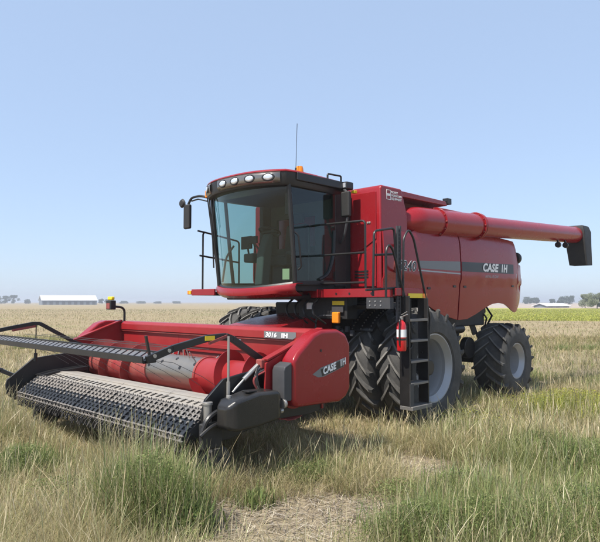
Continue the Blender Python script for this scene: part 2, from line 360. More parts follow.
# grain tank
gt = MB(); gt.prism([(.5, 2.215), (.5, 3.9), (.46, 3.97), (-.12, 3.97), (-.30, 3.5), (-.30, 3.22), (-.05, 2.215)], -1.585, 1.585)
tank = gt.build('grain_tank', 'red', comb, .035, 3)
gt2 = MB(); gt2.prism([(-.1, 3.1), (-.1, 3.93), (-3.1, 3.93), (-3.3, 3.25)], -1.3, 1.12); tank2 = gt2.build('tank_rear', 'darkred', comb, .03)
gl = MB(); gl.prism([(-.12, 3.86), (-.12, 3.965), (-1.72, 3.955), (-1.78, 3.87)], .8, 1.5); gl.build('tank_cover', 'red', comb, .012)
gl = MB(); gl.prism([(-.12, 3.935), (-.12, 3.99), (-2.3, 3.98), (-2.3, 3.935)], -1.4, .79); gl.build('tank_cover', 'red', comb, .012)
q = MB(); q.box(.52, .658, .4, .955, 2.22, 3.9); q.build('cab_gap_dark_box', 'black_matte', comb, .01)  # black box added to darken the gap between cab and tank
# front wall pressings: raised panel, louvre and latch
fp = MB(); fp.prism([(.98, 2.26), (1.5, 2.26), (1.5, 3.0), (1.2, 2.83), (.98, 2.80)], .504, .522, 'yz'); fp.build('front_panel', 'red', comb, .008)
fp = MB(); fp.prism([(.98, 2.86), (1.2, 2.89), (1.5, 3.06), (1.5, 3.86), (.98, 3.86)], .504, .516, 'yz'); fp.build('front_panel', 'red', comb, .008)
for z in (2.42, 2.47, 2.52): q = MB(); q.box(.522, .530, 1.05, 1.34, z-.014, z+.014); q.build('louvre', 'black', comb)
for y in (1.33, 1.37): q = MB(); q.lathe([(.001, .535), (.018, .53), (.022, .516)], 10, axis='x', c=(0, y, 3.34)); q.build('latch', 'steel', comb)
# tank breather, scoop, hoses on the side near the ladder head
hs = MB(); hs.tube(fillet([(.1, 1.62, 2.95), (.2, 1.75, 2.98), (.34, 1.78, 2.75), (.3, 1.72, 2.55), (.12, 1.62, 2.5)], .12), .025, 8); hs.build('hose', 'darkred', comb)
# stripe, lettering
def decal_on_side(name, poly, m, parent, lift=.019):
    mb = MB(); n = 14; rows = []
    a0, a1 = poly[0][0], poly[1][0]; zt0, zb0, zt1, zb1 = poly[0][1], poly[0][2], poly[1][1], poly[1][2]
    for i in range(n+1):
        t = i/n; a = a0+(a1-a0)*t; rows.append([(a, bulge(a, z, 1)+lift, z) for z in [zt0+(zt1-zt0)*t + ((zb0+(zb1-zb0)*t)-(zt0+(zt1-zt0)*t))*k/4 for k in range(5)]])
    mb.grid(rows); return mb.build(name, m, parent, smooth=30)
decal_on_side('stripe', [(-.55, 2.735, 2.60), (-1.975, 2.785, 2.60)], 'decal_grey', sideF)
decal_on_side('stripe', [(-2.04, 2.787, 2.60), (-4.3, 2.83, 2.62)], 'decal_black', sideR)
decal_on_side('stripe', [(-.5, 2.575, 2.55), (-1.975, 2.56, 2.535)], 'silver_decal', sideF)
Y0 = 1.655
text('lettering', 'CASE', .225, (-2.86, Y0, 2.635), (-1, 0, .012), (0, 0, 1), 'white', sideR, .042, .18, sx=1.22)
text('lettering', 'I H', .225, (-3.70, Y0-.004, 2.645), (-1, 0, .012), (0, 0, 1), 'white', sideR, .045, .18, sx=1.05)
text('lettering', '8240', .24, (.12, 1.655, 2.545), (-1, 0, .0), (0, 0, 1), 'white', sideF, .045, .2, sx=1.08, lift=.001)
text('lettering', '8240', .24, (.12, 1.655, 2.545), (-1, 0, .0), (0, 0, 1), 'decal_black', sideF, .012, .2, sx=1.08, lift=.005)
text('lettering', 'AXIAL-FLOW', .085, (-2.98, Y0-.006, 2.50), (-1, 0, .012), (0, 0, 1), 'silver_decal', sideR, .0, .2, sx=1.1, lift=.001)
for i, s in enumerate(('ROCKY', 'MOUNTAIN', 'EQUIPMENT')): text('lettering', s, .053, (.195, 1.587, 3.855-i*.055), (-1, 0, 0), (0, 0, 1), 'white', tank, .03, 0, sx=1.0, lift=.003)
lg = MB()
for a, b, c, d in ((.335, .215, 3.895, 3.905), (.335, .215, 3.735, 3.745), (.335, .325, 3.745, 3.895), (.225, .215, 3.745, 3.895), (.32, .23, 3.80, 3.84)): lg.box(b, a, 1.586, 1.592, c, d)
lg.build('dealer_emblem', 'white', tank)
for a, z in ((-.9, 2.25), (-1.8, 2.3), (-2.2, 2.3), (-4.3, 2.35)):
    q = MB(); y = bulge(a, z, 1)+.015; q.box(a-.05, a+.05, y, y+.014, z-.02, z+.02); q.build('latch', 'black', comb, .006)
# unloading auger
E0 = Vector((-.62, 1.50, 3.47)); E1 = Vector((-8.25, 1.70, 3.79)); dA = (E1-E0).normalized()
def at(a): return E0 + dA*((a-E0.x)/dA.x)
au = MB(); au.tube(fillet([(-.35, .9, 3.35), (-.42, 1.3, 3.42), tuple(E0), tuple(at(-1.3))], .25, 6), .255, 24); au.build('auger_elbow', 'red', comb, .01)
au = MB(); au.tube([at(-1.25), at(-2.75)], .25, 28); tubeA = au.build('auger_tube', 'red', comb)
au = MB(); au.tube([at(-2.75), at(-8.22)], .213, 28); tubeB = au.build('auger_tube', 'red', comb)
for a, r in ((-1.28, .285), (-2.72, .285), (-2.80, .275), (-7.9, .228)):
    f = MB(); f.tube([at(a), at(a-.045)], r, 28); fl = f.build('flange', 'red', comb, .006)
    if r > .27:
        for k in range(12):
            q = k*math.pi/6; c = at(a) + Vector((0, math.cos(q), math.sin(q)))*(r-.02); bo = MB(); bo.cyl(c, c+Vector((.028, 0, 0)), .014, 6); bo.build('bolt', 'red_worn', fl)
sp = MB(); c0 = at(-8.0)
def sq(ca, cb, z, la, lb): return [(ca-la, cb-lb, z), (ca+la, cb-lb, z), (ca+la, cb+lb, z), (ca-la, cb+lb, z)]
rows = [sq(-8.12, 1.70, 4.03, .22, .20), sq(-8.12, 1.70, 3.86, .26, .255), sq(-8.14, 1.70, 3.5, .25, .25), sq(-8.2, 1.72, 2.98, .20, .235)]
vs = [p for r in rows for p in r]; fs = [(0, 1, 2, 3)]
for i in range(3):
    for j in range(4): fs.append((i*4+j, i*4+(j+1) % 4, (i+1)*4+(j+1) % 4, (i+1)*4+j))
sp.add(vs, fs); spout = sp.build('auger_spout', 'black_matte', comb, .03, 2)
for a in (-6.55, -7.0):
    lm = MB(); p = at(a)+Vector((0, .12, -.30)); lm.bar(at(a)+Vector((0, .1, -.17)), p, .04, .04); lm.lathe([(.002, -.05), (.06, -.045), (.075, .0), (.07, .05), (.002, .055)], 14, axis='x', c=tuple(p)); lm.build('auger_lamp', 'black', comb, .004)
br = MB(); br.box(-2.3, -1.9, 1.2, 1.45, 3.3, 3.36); br.bar((-2.1, 1.3, 3.2), (-2.1, 1.5, 3.32), .25, .1); br.build('auger_cradle', 'black', comb, .01)
wl = MB(); wl.bar((-1.7, 1.35, 3.95), (-1.95, 1.38, 4.0), .03, .03); wl.box(-2.08, -1.93, 1.3, 1.42, 3.94, 4.06); wl.build('work_lamp', 'black', comb, .01)

# ---- cab
def arc(a_side, a_mid, hb, n=16, p=2.2):
    return [(a_mid-(a_mid-a_side)*abs(2*i/n-1)**p, hb*(2*i/n-1)) for i in range(n+1)]
ws = MB(); rows = []
for k in range(7):
    t = k/6; z = 2.29+(3.86-2.29)*t; rows.append([(a, b, z-.075*(1-t)**2*(1-(b/.96)**2)) for a, b in arc(1.88+.17*t, 2.16+.16*t, .945+.02*t, 20)])
ws.grid(rows); wsh = ws.build('windshield', 'glass', comb, smooth=60)
stk = MB(); p0 = onp(286.5, 279.5, 1, .80); stk.grid([[(p0.x+.03, .74, p0.z+.17), (p0.x+.03, .74, p0.z)], [(p0.x-.005, .86, p0.z+.17), (p0.x-.005, .86, p0.z)]]); stk.build('sticker', 'paper', wsh, solid=.004, smooth=0)
for s in (-1, 1):
    g = MB(); g.grid([[(.93, s*.957, 2.30), (.93, s*.957, 3.86)], [(1.87, s*.957, 2.30), (2.03, s*.972, 3.86)]]); g.build('side_window', 'glass', comb, smooth=0)
    p = MB(); p.tube([(1.885, s*.955, 2.26), (1.95, s*.967, 2.9), (2.05, s*.975, 3.88)], .036, 8); p.build('pillar', 'black', comb)
    p = MB(); p.box(.66, .93, s*.86, s*.965, 2.26, 3.86); p.build('pillar', 'black_matte', comb, .015)
    p = MB(); p.bar((1.0, s*.965, 2.32), (1.86, s*.965, 2.30), .03, .07)
    p.build('door_sill', 'black', comb, .008); p = MB(); p.bar((1.0, s*.965, 3.84), (2.02, s*.97, 3.84), .03, .06)
    p.build('door_header', 'black', comb, .008); p = MB()
    if s > 0: p.tube(fillet([(.96, .97, 3.2), (.98, .97, 2.75), (1.12, .97, 2.45), (1.35, .97, 2.36)], .2), .028, 8)
    if s > 0: p.build('door_trim', 'black', comb)
p = MB(); p.tube([(1.56, -.955, 2.28), (1.66, -.96, 3.0), (1.76, -.965, 3.86)], .032, 8); p.build('pillar', 'black', comb)
p = MB(); p.tube([(a, b, 2.30-.075*(1-(b/.96)**2)) for a, b in arc(1.87, 2.15, .94, 20)], .03, 6); p.build('windshield_seal', 'black', comb)
for k in range(2):
    p = MB(); p.tube([(2.1, -1.04+.05*k, 3.85), (2.03, -1.03+.02*k, 3.4), (2.0, -1.0, 3.05), (1.93, -.98, 2.6), (1.9, -.97, 2.35)], .012, 6); p.build('cable', 'black', comb)
dh = MB(); dh.tube(fillet([(1.86, .99, 2.5), (1.83, 1.04, 2.55), (1.9, 1.04, 3.05), (1.95, .99, 3.1)], .05), .014, 6); dh.build('door_handle', 'black', comb)
cf = MB(); cf.prism([(.6, -.93), (1.86, -.93)] + arc(1.88, 2.13, .93, 12)[1:-1] + [(1.86, .93), (.6, .93)], 2.18, 2.28, 'xy'); cf.build('cab_floor', 'black_matte', comb)
bw = MB(); bw.box(.66, .72, -.86, .86, 2.28, 3.0); bw.box(.66, .72, -.86, .86, 3.55, 3.86); bw.box(.66, .72, -.86, -.7, 3.0, 3.55); bw.box(.66, .72, .3, .86, 3.0, 3.55); bw.build('cab_rear_wall', 'interior', comb)
hl = MB(); hl.box(.7, 1.95, -.9, .9, 3.80, 3.86); hl.build('headliner', 'interior', comb, .02)
# red curved lip below the windshield
lp = MB(); A = arc(1.88, 2.2, 1.0, 20); n = len(A); rows = []
for a, b in A: e = -.075*(1-b*b); rows.append([(a-.12, b, 2.295+e), (a+.02, b, 2.29+e), (a+.045, b, 2.235+e), (a+.03, b, 2.17+e*.9), (a-.1, b, 2.10+e*.5)])
lp.grid(rows); lp.build('cab_lip', 'red', comb, smooth=50, solid=.012)
# roof
RO = [(.58, -.86), (.66, -.98), (1.5, -1.05), (1.95, -1.06)] + arc(2.14, 2.46, 1.02, 14, 2.6) + [(1.95, 1.06), (1.5, 1.05), (.66, .98), (.58, .86)]
def shrink(k, z, dx=0): return [(1.4+(a-1.4)*k+dx, b*k, z) for a, b in RO]
rows = [shrink(.93, 3.845), shrink(.965, 3.86), shrink(.975, 3.90)]
rf = MB(); m_ = len(RO)
def shell(mb, rows, captop=True, capbot=True):
    vs = [p for r in rows for p in r]; k = len(rows[0]); fs = []
    for i in range(len(rows)-1):
        for j in range(k): fs.append((i*k+j, i*k+(j+1) % k, (i+1)*k+(j+1) % k, (i+1)*k+j))
    if capbot: fs.append(tuple(range(k))[::-1])
    if captop: fs.append(tuple(range((len(rows)-1)*k, len(rows)*k)))
    mb.add(vs, fs)
shell(rf, [shrink(.91, 3.80), shrink(.965, 3.815), shrink(.98, 3.85), shrink(.988, 4.03)]); rb = rf.build('roof_visor', 'black', comb, smooth=40)
rf = MB(); shell(rf, [shrink(.992, 4.02), shrink(1.0, 4.03), shrink(.99, 4.05), shrink(.93, 4.075), shrink(.75, 4.095), shrink(.4, 4.105)]); roof = rf.build('roof', 'red', comb, smooth=50)
# lamp strips in the visor
def vis(b):                                           # visor face at a lateral position
    P = [(1.4+(a-1.4)*.985, y*.985) for a, y in RO[4:-4]]
    for (a0, b0), (a1, b1) in zip(P, P[1:]):
        if b0 <= b <= b1:
            t = (b-b0)/(b1-b0); d = Vector((a1-a0, b1-b0, 0)).normalized(); return a0+(a1-a0)*t, Vector((d.y, -d.x, 0))
    return (P[-1][0] if b > 0 else P[0][0]), Vector((.6, .8 if b > 0 else -.8, 0))
def strip(b0, b1, lamps):
    mb = MB(); rows = []
    for i in range(11):
        b = b0+(b1-b0)*i/10; a, nn = vis(b); p = Vector((a, b, 0))+nn*.012; rows.append([(p.x-nn.x*.02, p.y-nn.y*.02, 3.845), (p.x+nn.x*.012, p.y+nn.y*.012, 3.90), (p.x+nn.x*.01, p.y+nn.y*.01, 3.98), (p.x-nn.x*.004, p.y-nn.y*.004, 4.018)])
    mb.grid(rows); hs = mb.build('lamp_strip', 'chrome', comb, smooth=60, solid=.014)
    for b in lamps:
        a, nn = vis(b); c = Vector((a, b, 3.935))+nn*.03; l = MB(); t = nn.cross(Vector((0, 0, 1)))
        ring = [[c+(t*math.cos(q)*rx+Vector((0, 0, 1))*math.sin(q)*ry)+nn*d for q in [2*math.pi*k/16 for k in range(16)]] for rx, ry, d in ((.115, .066, -.012), (.10, .058, .008))]
        shell(l, ring); lo = l.build('headlight', 'black', None, smooth=40); lo.parent = hs
        l = MB(); ring = [[c+(t*math.cos(q)*rx+Vector((0, 0, 1))*math.sin(q)*ry)+nn*d for q in [2*math.pi*k/16 for k in range(16)]] for rx, ry, d in ((.08, .05, .004), (.07, .042, .014), (.03, .02, .018))]
        shell(l, ring); lo = l.build('headlight_lens', 'lamp', None, smooth=60); lo.parent = hs
strip(-.30, .93, (-.14, .16, .47, .77)); strip(-.98, -.58, (-.72,))
cl = MB(); cl.box(2.02, 2.13, -1.085, -1.03, 3.86, 3.99); cl.build('corner_lamp', 'amber', comb, .015)
bc = MB(); bc.lathe([(.002, 4.17), (.05, 4.165), (.06, 4.13), (.068, 4.04), (.068, 4.0)], 16, axis='z', c=(1.76, .93, .0)); bc.build('beacon', 'amber', comb)
bc = MB(); bc.box(.75, 1.95, 1.0, 1.075, 3.90, 4.03); bc.cyl((1.76, .93, 3.99), (1.76, .93, 4.035), .075, 16); bc.build('roof_rail', 'black', comb, .015)
an = MB(); an.tube([(1.88, .95, 4.0), (1.87, .955, 4.12)], .014, 8); an.tube([(1.87, .955, 4.1), (1.815, .93, 4.85)], .0045, 6); an.build('antenna', 'black', comb)
hh = MB(); hh.tube(fillet([(1.2, 1.03, 4.02), (1.2, 1.03, 4.12), (.86, 1.03, 4.13), (.86, 1.03, 4.02)], .03), .016, 8); hh.build('grab_handle', 'black', comb)
wlp = MB(); wlp.box(.68, .86, 1.0, 1.16, 3.90, 4.03); w1 = wlp.build('work_lamp', 'black', comb, .02); q = MB(); q.box(.855, .868, 1.03, 1.13, 3.925, 4.005); q.build('lens', 'lamp', w1, .005)
q = MB(); q.box(.6, .68, 1.1, 1.17, 3.85, 3.90); q.build('side_marker', 'yellow', comb, .01)
# mirrors
ml = MB(); ml.tube(fillet([(2.08, -1.02, 3.86), (2.12, -1.25, 3.92), (2.16, -1.45, 3.90), (2.19, -1.5, 3.78)], .1), .022, 8); ml.tube([(2.1, -1.05, 3.80), (2.13, -1.28, 3.86), (2.16, -1.44, 3.84)], .014, 6); ml.build('mirror_arm', 'black', comb)
ml = MB(); ml.box(2.16, 2.235, -1.60, -1.42, 3.33, 3.78); mm = ml.build('mirror', 'black_matte', comb, .03, 3)
ml = MB(); ml.lathe([(.002, .03), (.06, .02), (.085, -.01), (.06, -.04), (.002, -.045)], 16, axis='x', c=(2.24, -1.63, 3.81)); ml.bar((2.2, -1.5, 3.76), (2.24, -1.63, 3.8), .02, .02); ml.build('round_mirror', 'black_matte', comb)
ml = MB(); ml.box(.84, .92, 1.06, 1.25, 3.42, 3.85); m1 = ml.build('mirror', 'black_matte', comb, .03, 3)
ml = MB(); ml.tube(fillet([(.80, .97, 3.9), (.86, 1.15, 3.88), (.87, 1.18, 3.4), (.86, 1.1, 3.1), (.80, .98, 3.0)], .08), .022, 8); ml.build('mirror_arm', 'grey', comb)
for k in range(2):
    wp = MB(); wp.tube([(2.09+.05*k, -.93+.14*k, 3.83), (2.07+.08*k, -.93+.10*k, 3.3), (1.98+.1*k, -.93+.06*k, 2.85-.25*k)], .013, 6); wp.build('wiper', 'black', comb)
# cab inside
sc = MB(); sc.prism([(1.60, 2.28), (1.80, 2.28), (1.74, 2.85), (1.60, 3.18), (1.50, 3.16)], -.12, .06); sc.build('steering_column', 'interior', comb, .03)
sw = MB(); ring = []
for k in range(25):
    q = 2*math.pi*k/24; ring.append((1.52+.20*math.cos(q)*.85, -.03+.20*math.sin(q), 3.22+.20*math.cos(q)*.3))
sw.tube(ring, .016, 8); sw.bar((1.52, -.22, 3.22), (1.52, .16, 3.22), .05, .03); sw.build('steering_wheel', 'black', comb)
se = MB(); se.box(.95, 1.42, -.26, .26, 2.62, 2.80); se.box(1.0, 1.35, -.15, .15, 2.28, 2.62); seat = se.build('seat', 'seat', comb, .04, 3)
sb = MB(); sb.prism([(.82, 2.75), (1.0, 2.75), (.92, 3.40), (.80, 3.40)], -.25, .25); sb.build('seat_back', 'seat', seat, .05, 3)
sb = MB(); sb.box(.80, .88, -.13, .13, 3.42, 3.60); sb.build('headrest', 'seat', seat, .03, 3)
co = MB(); co.box(1.0, 1.62, -.62, -.36, 2.70, 2.86); co.box(1.1, 1.3, -.58, -.40, 2.28, 2.70); co.build('console', 'interior', comb, .03)
mo = MB(); mo.box(1.50, 1.54, -.78, -.5, 2.95, 3.18); mo.bar((1.5, -.6, 2.85), (1.51, -.63, 3.0), .03, .03); mo.build('monitor', 'black', comb, .01)
for jx, jy, jz in ((1.45, -.48, 2.86), (1.3, -.5, 2.86), (1.2, -.42, 2.86)):
    q = MB(); q.tube([(jx, jy, jz), (jx+.02, jy, jz+.12), (jx+.03, jy, jz+.2)], [.015, .015, .028], 8); q.build('lever', 'black', comb)
q = MB(); q.box(1.62, 1.66, -.45, -.22, 3.02, 3.15); q.bar((1.6, -.2, 2.9), (1.64, -.33, 3.05), .03, .03); q.build('monitor', 'black', comb, .01)
q = MB(); q.box(.9, 1.5, .34, .5, 2.78, 2.86); q.build('armrest', 'seat', comb, .03)
q = MB(); q.box(.73, .80, .35, .8, 2.4, 3.3); q.build('storage_box', 'interior', comb, .02)
q = MB(); q.tube(fillet([(1.9, -.85, 2.35), (1.86, -.8, 2.8), (1.75, -.72, 3.0)], .1), .018, 6); q.build('grab_bar', 'black', comb)
mo = MB(); mo.box(1.82, 1.85, .68, .84, 3.4, 3.75); mo.build('display', 'black', comb, .01)
# ---- platform, rails
pf = MB(); pf.box(.55, 1.30, .97, 2.42, 2.12, 2.195); plat = pf.build('platform', 'black_matte', comb, .006)
pb = MB(); pb.box(1.302, 1.36, .60, 2.40, 2.07, 2.205); pb.box(.54, 1.30, 2.422, 2.455, 2.09, 2.205); pb.build('platform_edge', 'red', comb, .008)
for y in (.75, 1.35, 1.62, 2.05): q = MB(); q.cyl((1.36, y, 2.13), (1.366, y, 2.13), .018, 10); q.build('bolt', 'black', comb)
pb = MB(); pb.box(.7, 1.95, -1.62, -.97, 2.12, 2.18); pb.build('platform', 'black_matte', comb, .006)
pb = MB(); pb.box(1.952, 1.99, -1.66, -.97, 2.12, 2.235); pb.build('platform_edge', 'red', comb, .008)
q = MB(); q.box(1.93, 2.0, -1.78, -1.662, 2.14, 2.21); am = q.build('side_marker', 'amber', comb, .01)
q = MB(); q.box(2.001, 2.004, -1.70, -1.665, 2.145, 2.205); q.build('reflector', 'yellow', am)
def rail(name, pts, r=.0175, rf_=.07, m='black'):
    mb = MB()
    for p in pts: mb.tube(fillet(p, rf_), r, 8)
    return mb.build(name, m, comb)
rail('guard_rail', [[(1.3, .70, 2.2), (1.3, .70, 3.27), (1.3, 1.89, 3.25), (1.3, 1.89, 2.2)], [(1.3, .72, 2.76), (1.3, 1.87, 2.76)], [(1.3, .72, 2.30), (1.3, 1.87, 2.30)]])
rail('guard_rail', [[(1.78, -1.6, 2.2), (1.78, -1.6, 3.32), (.9, -1.6, 3.2), (.9, -1.6, 2.3)], [(1.9, -1.6, 3.33), (1.7, -1.6, 3.31)], [(1.85, -1.6, 2.87), (.9, -1.6, 2.78)]])
def H(b, pts): return [tuple(onp(x, y, 1, b)) for x, y in pts]
rail('hand_rail', [H(2.40, [(373, 296), (374, 231), (394, 228), (396, 262)]), H(2.40, [(374, 255), (395, 254)]), H(2.4, [(366, 290), (396, 288)])])
rail('hand_rail', [H(2.46, [(403, 297), (403.5, 238), (408.5, 229), (413.5, 238), (430, 318), (428, 349), (421, 352)])])
rail('hand_rail', [H(2.46, [(386, 298), (386, 250), (389, 244), (393, 250), (405, 298), (412.5, 346), (409, 350)])])
po = MB()
for x in (397.2, 399.8): po.bar(onp(x, 226, 1, 2.42), onp(x, 322, 1, 2.42), .03, .03)
for y in range(229, 320, 4): po.bar(onp(397, y, 1, 2.425), onp(400, y, 1, 2.425), .016, .016)
po.build('rail_post', 'grey', comb)
# ladder
LA0, LA1, LB0, LB1 = .64, 1.10, 2.385, 2.56
sd = MB(); sd.box(LA1, LA1+.03, LB0, LB1, .48, 2.09); lad = sd.build('ladder', 'black', comb, .006)
sd = MB(); sd.box(LA0-.03, LA0, LB0, LB1, .48, 2.06); sd.build('stringer', 'black', lad, .006)
sd = MB(); sd.box(LA0+.16, LA1, LB0-.012, LB0-.004, .62, 2.05); sd.build('back_plate', 'black', lad)
for z in (1.73, 1.425, 1.12, .795): q = MB(); q.box(LA0+.002, LA1-.002, LB0+.005, LB1+.01, z-.018, z+.018); q.build('step', 'tread', lad, .005)
q = MB(); q.box(LA0-.03, LA1+.03, LB0, LB1+.05, .42, .475); q.build('step', 'tread', lad, .006)
q = MB(); q.box(LA1-.06, LA1+.036, LB1+.002, LB1+.012, .476, .80); q.build('side_plate', 'grey', lad)
q = MB(); q.box(1.301, 1.36, 1.95, 2.41, 1.9, 2.065); bp_ = q.build('bracket', 'grey', comb, .004)
for i in range(3):
    for j in range(2): q = MB(); y = 2.02+.1*i; z = 1.95+.06*j; q.cyl((1.36, y, z), (1.368, y, z), .013, 8); q.build('bolt', 'steel', bp_)
q = MB(); q.box(.62, 1.0, 2.457, 2.466, 2.06, 2.13); rfl = q.build('reflector', 'yellow', comb)
q = MB(); q.box(.5, .61, 2.457, 2.468, 2.06, 2.13); q.build('reflector', 'amber', comb)
# front of the machine under the platform
q = MB(); q.box(.95, 1.22, .38, 1.45, 1.72, 2.1); q.build('cab_support', 'black_matte', comb, .02)
q = MB(); q.box(1.222, 1.228, 1.15, 1.40, 1.95, 2.015); q.build('reflector', 'yellow', comb)
q = MB(); q.box(1.222, 1.26, 1.16, 1.40, 1.83, 1.94); q.build('lamp_bracket', 'grey', comb, .01)
q = MB(); q.box(1.262, 1.33, 1.22, 1.36, 1.66, 1.84); q.build('turn_signal', 'amber', comb, .02)
q = MB(); q.tube(fillet([(1.3, 1.25, 1.78), (1.3, .95, 1.78), (1.3, .85, 1.7), (1.3, .85, 1.45)], .1), .016, 8); q.build('hose', 'grey', comb)
q = MB(); q.box(1.22, 1.28, .62, .72, 1.88, 1.99); q.build('junction_box', 'white', comb, .008)
for k in range(4):
    q = MB(); y = .32+.2*k; q.tube(fillet([(1.3, y, 2.05), (1.5, y+.05, 1.95), (1.55, y+.1, 1.8), (1.35, y+.2, 1.65)], .12), .018, 6); q.build('hose', 'black', comb)
q = MB(); q.box(1.25, 1.85, -.8, .8, 2.04, 2.12); q.build('cab_mount', 'black', comb, .02)
fd = MB(); fd.prism([(2.86, .56), (2.86, 1.44), (1.45, 1.72), (.7, 1.80), (.7, 1.15), (1.2, 1.0)], -.55, .70); feeder = fd.build('feeder_house', 'red', comb, .02)
fd = MB(); fd.box(2.60, 2.862, -.75, .75, .50, 1.52); fd.build('feeder_frame', 'darkred', comb, .015)
for s in (-1, 1):
    q = MB(); q.cyl((.9, s*.72, .75), (1.7, s*.72, .85), .055, 12); q.cyl((1.7, s*.72, .85), (2.5, s*.70, .9), .032, 12); q.build('lift_cylinder', 'black', comb)
for k in range(12):
    q = MB(); y = .75+.42*random.random(); z = 1.15+.6*random.random(); x = .75+.35*random.random(); q.tube(fillet([(x, y, z), (x+.12, y+.1*random.uniform(-1, 1), z-.1), (x+.1, y+.15*random.uniform(-1, 1), z-.3), (x-.2, y, z-.35)], .1), random.uniform(.012, .024), 6); q.build('hose', random.choice(['black', 'black', 'grey', 'steel']), comb)
for k in range(5):
    q = MB(); y = 1.0+.1*k; z = 1.5+.06*(k % 2); q.box(1.0, 1.06, y-.03, y+.03, z-.05, z+.05); q.build('valve_block', 'grey', comb, .008)
wsx = MB(); rows = []
for i in range(9):
    t = R(36+34*i/8); rows.append([(1.01*math.cos(t), b, .93+1.01*math.sin(t)) for b in (1.16, 1.64)])
wsx.grid(rows); scr = wsx.build('wheel_scraper', 'black', comb, solid=.012)
for i in range(9):
    for b in (1.22, 1.40, 1.58):
        t = R(38+30*i/8); d = Vector((math.cos(t), 0, math.sin(t))); p = Vector((0, b, .93))+d*1.015; q = MB(); q.cyl(p, p+d*.014, .012, 6); q.build('bolt', 'steel', scr)
stp = MB(); stp.prism([(.95, 1.88), (1.05, 1.95), (.2, 2.0), (.2, 1.95)], 1.15, 1.9); stp.build('mud_guard', 'black_matte', comb, .01)

# ================================================================== FIRE EXTINGUISHER
fx = Vector((1.24, 2.50, 1.29)); fe = thing('fire_extinguisher', fx, 'small red fire extinguisher with white label hanging beside the ladder', 'fire extinguisher')
q = MB(); q.lathe([(.001, 0), (.062, 0), (.07, .02), (.07, .36), (.055, .41), (.028, .435), (.028, .45), (.001, .45)], 20, axis='z', c=tuple(fx)); q.build('cylinder', 'skinred', fe, smooth=40)
q = MB(); n = 20
rows = [[(fx.x+.0715*math.cos(t), fx.y+.0715*math.sin(t), fx.z+z) for z in (.20, .31)] for t in [R(-60)+R(220)*i/18 for i in range(19)]]; q.grid(rows); q.build('label', 'white', fe)
q = MB(); rows = [[(fx.x+.0725*math.cos(t), fx.y+.0725*math.sin(t), fx.z+z) for z in (.155, .185)] for t in [R(-180)+R(360)*i/30 for i in range(31)]]; q.grid(rows); q.build('strap', 'black', fe)
q = MB(); q.box(fx.x-.02, fx.x+.02, fx.y-.02, fx.y+.02, fx.z+.45, fx.z+.50); q.bar(fx+Vector((0, 0, .49)), fx+Vector((.02, .12, .53)), .025, .015); q.bar(fx+Vector((0, 0, .52)), fx+Vector((.0, .1, .57)), .02, .01); q.build('valve', 'steel', fe, .004)
q = MB(); q.tube(fillet([fx+Vector((.03, 0, .47)), fx+Vector((.09, .03, .45)), fx+Vector((.085, .02, .15)), fx+Vector((.075, .02, .08))], .05), .011, 6); q.build('hose', 'black', fe)
q = MB(); q.box(fx.x-.106, fx.x-.068, fx.y-.04, fx.y+.04, fx.z+.05, fx.z+.42); q.build('bracket', 'black', fe)

# ================================================================== PICKUP HEADER
hd = thing('pickup_header', (3.6, 0, 0), 'wide red pickup header with auger drum and slatted belt on the harvester front', 'header')
bk = MB(); bk.box(2.864, 2.90, -2.55, -.72, .62, 1.50); back = bk.build('back_sheet', 'red_header', hd, .006)
bk = MB(); bk.box(2.864, 2.90, .72, 2.44, .66, 1.50); bk.build('back_sheet', 'red_header', hd, .006)
bk = MB(); bk.box(2.864, 2.90, -.718, .718, 1.22, 1.50); bk.build('back_sheet', 'red_header', hd, .006)
bk = MB(); bk.box(2.70, 2.87, -.8, .8, .45, 1.2); bk.build('feed_opening', 'darkred', hd)
tb = MB(); tb.prism([(2.72, 1.50), (2.955, 1.50), (2.955, 1.61), (2.90, 1.65), (2.72, 1.65)], -2.57, 2.48); beam = tb.build('top_beam', 'red_header', hd, .012)
tb = MB(); tb.box(2.902, 2.93, -.55, 1.0, 1.30, 1.36); tb.build('rib', 'red_header', hd, .006)
tb = MB(); tb.box(2.902, 2.915, -.55, -.52, .95, 1.30); tb.build('rib', 'red_header', hd, .004)
tb = MB(); tb.box(2.902, 2.94, -2.5, 2.45, 1.475, 1.497); tb.build('rib', 'red_worn', hd, .004)
fl = MB(); rows = []
for i in range(9):
    t = R(-190)+R(110)*i/8; rows.append([(3.38+.41*math.cos(t), b, .97+.39*math.sin(t)) for b in (-2.5, 2.40)])
rows.append([(3.62, b, .63) for b in (-2.5, 2.40)]); rows.append([(3.95, b, .80) for b in (-2.5, 2.40)])
fl.grid(rows); fl.build('trough', 'darkred', hd, smooth=40, solid=.01)
tx = MB(); tx.prism([(1.42, 1.508), (1.98, 1.508), (2.04, 1.54), (2.04, 1.602), (1.42, 1.602)], 2.956, 2.959, 'yz'); dcl = tx.build('decal', 'decal_grey', beam)
text('lettering', '3016', .085, (2.960, 1.45, 1.525), (0, 1, .0), (0, 0, 1), 'white', beam, .03, .15, sx=1.25, lift=.002)
text('lettering', 'IH', .08, (2.960, 1.77, 1.525), (0, 1, .0), (0, 0, 1), 'white', beam, .05, .0, sx=1.5, lift=.002)
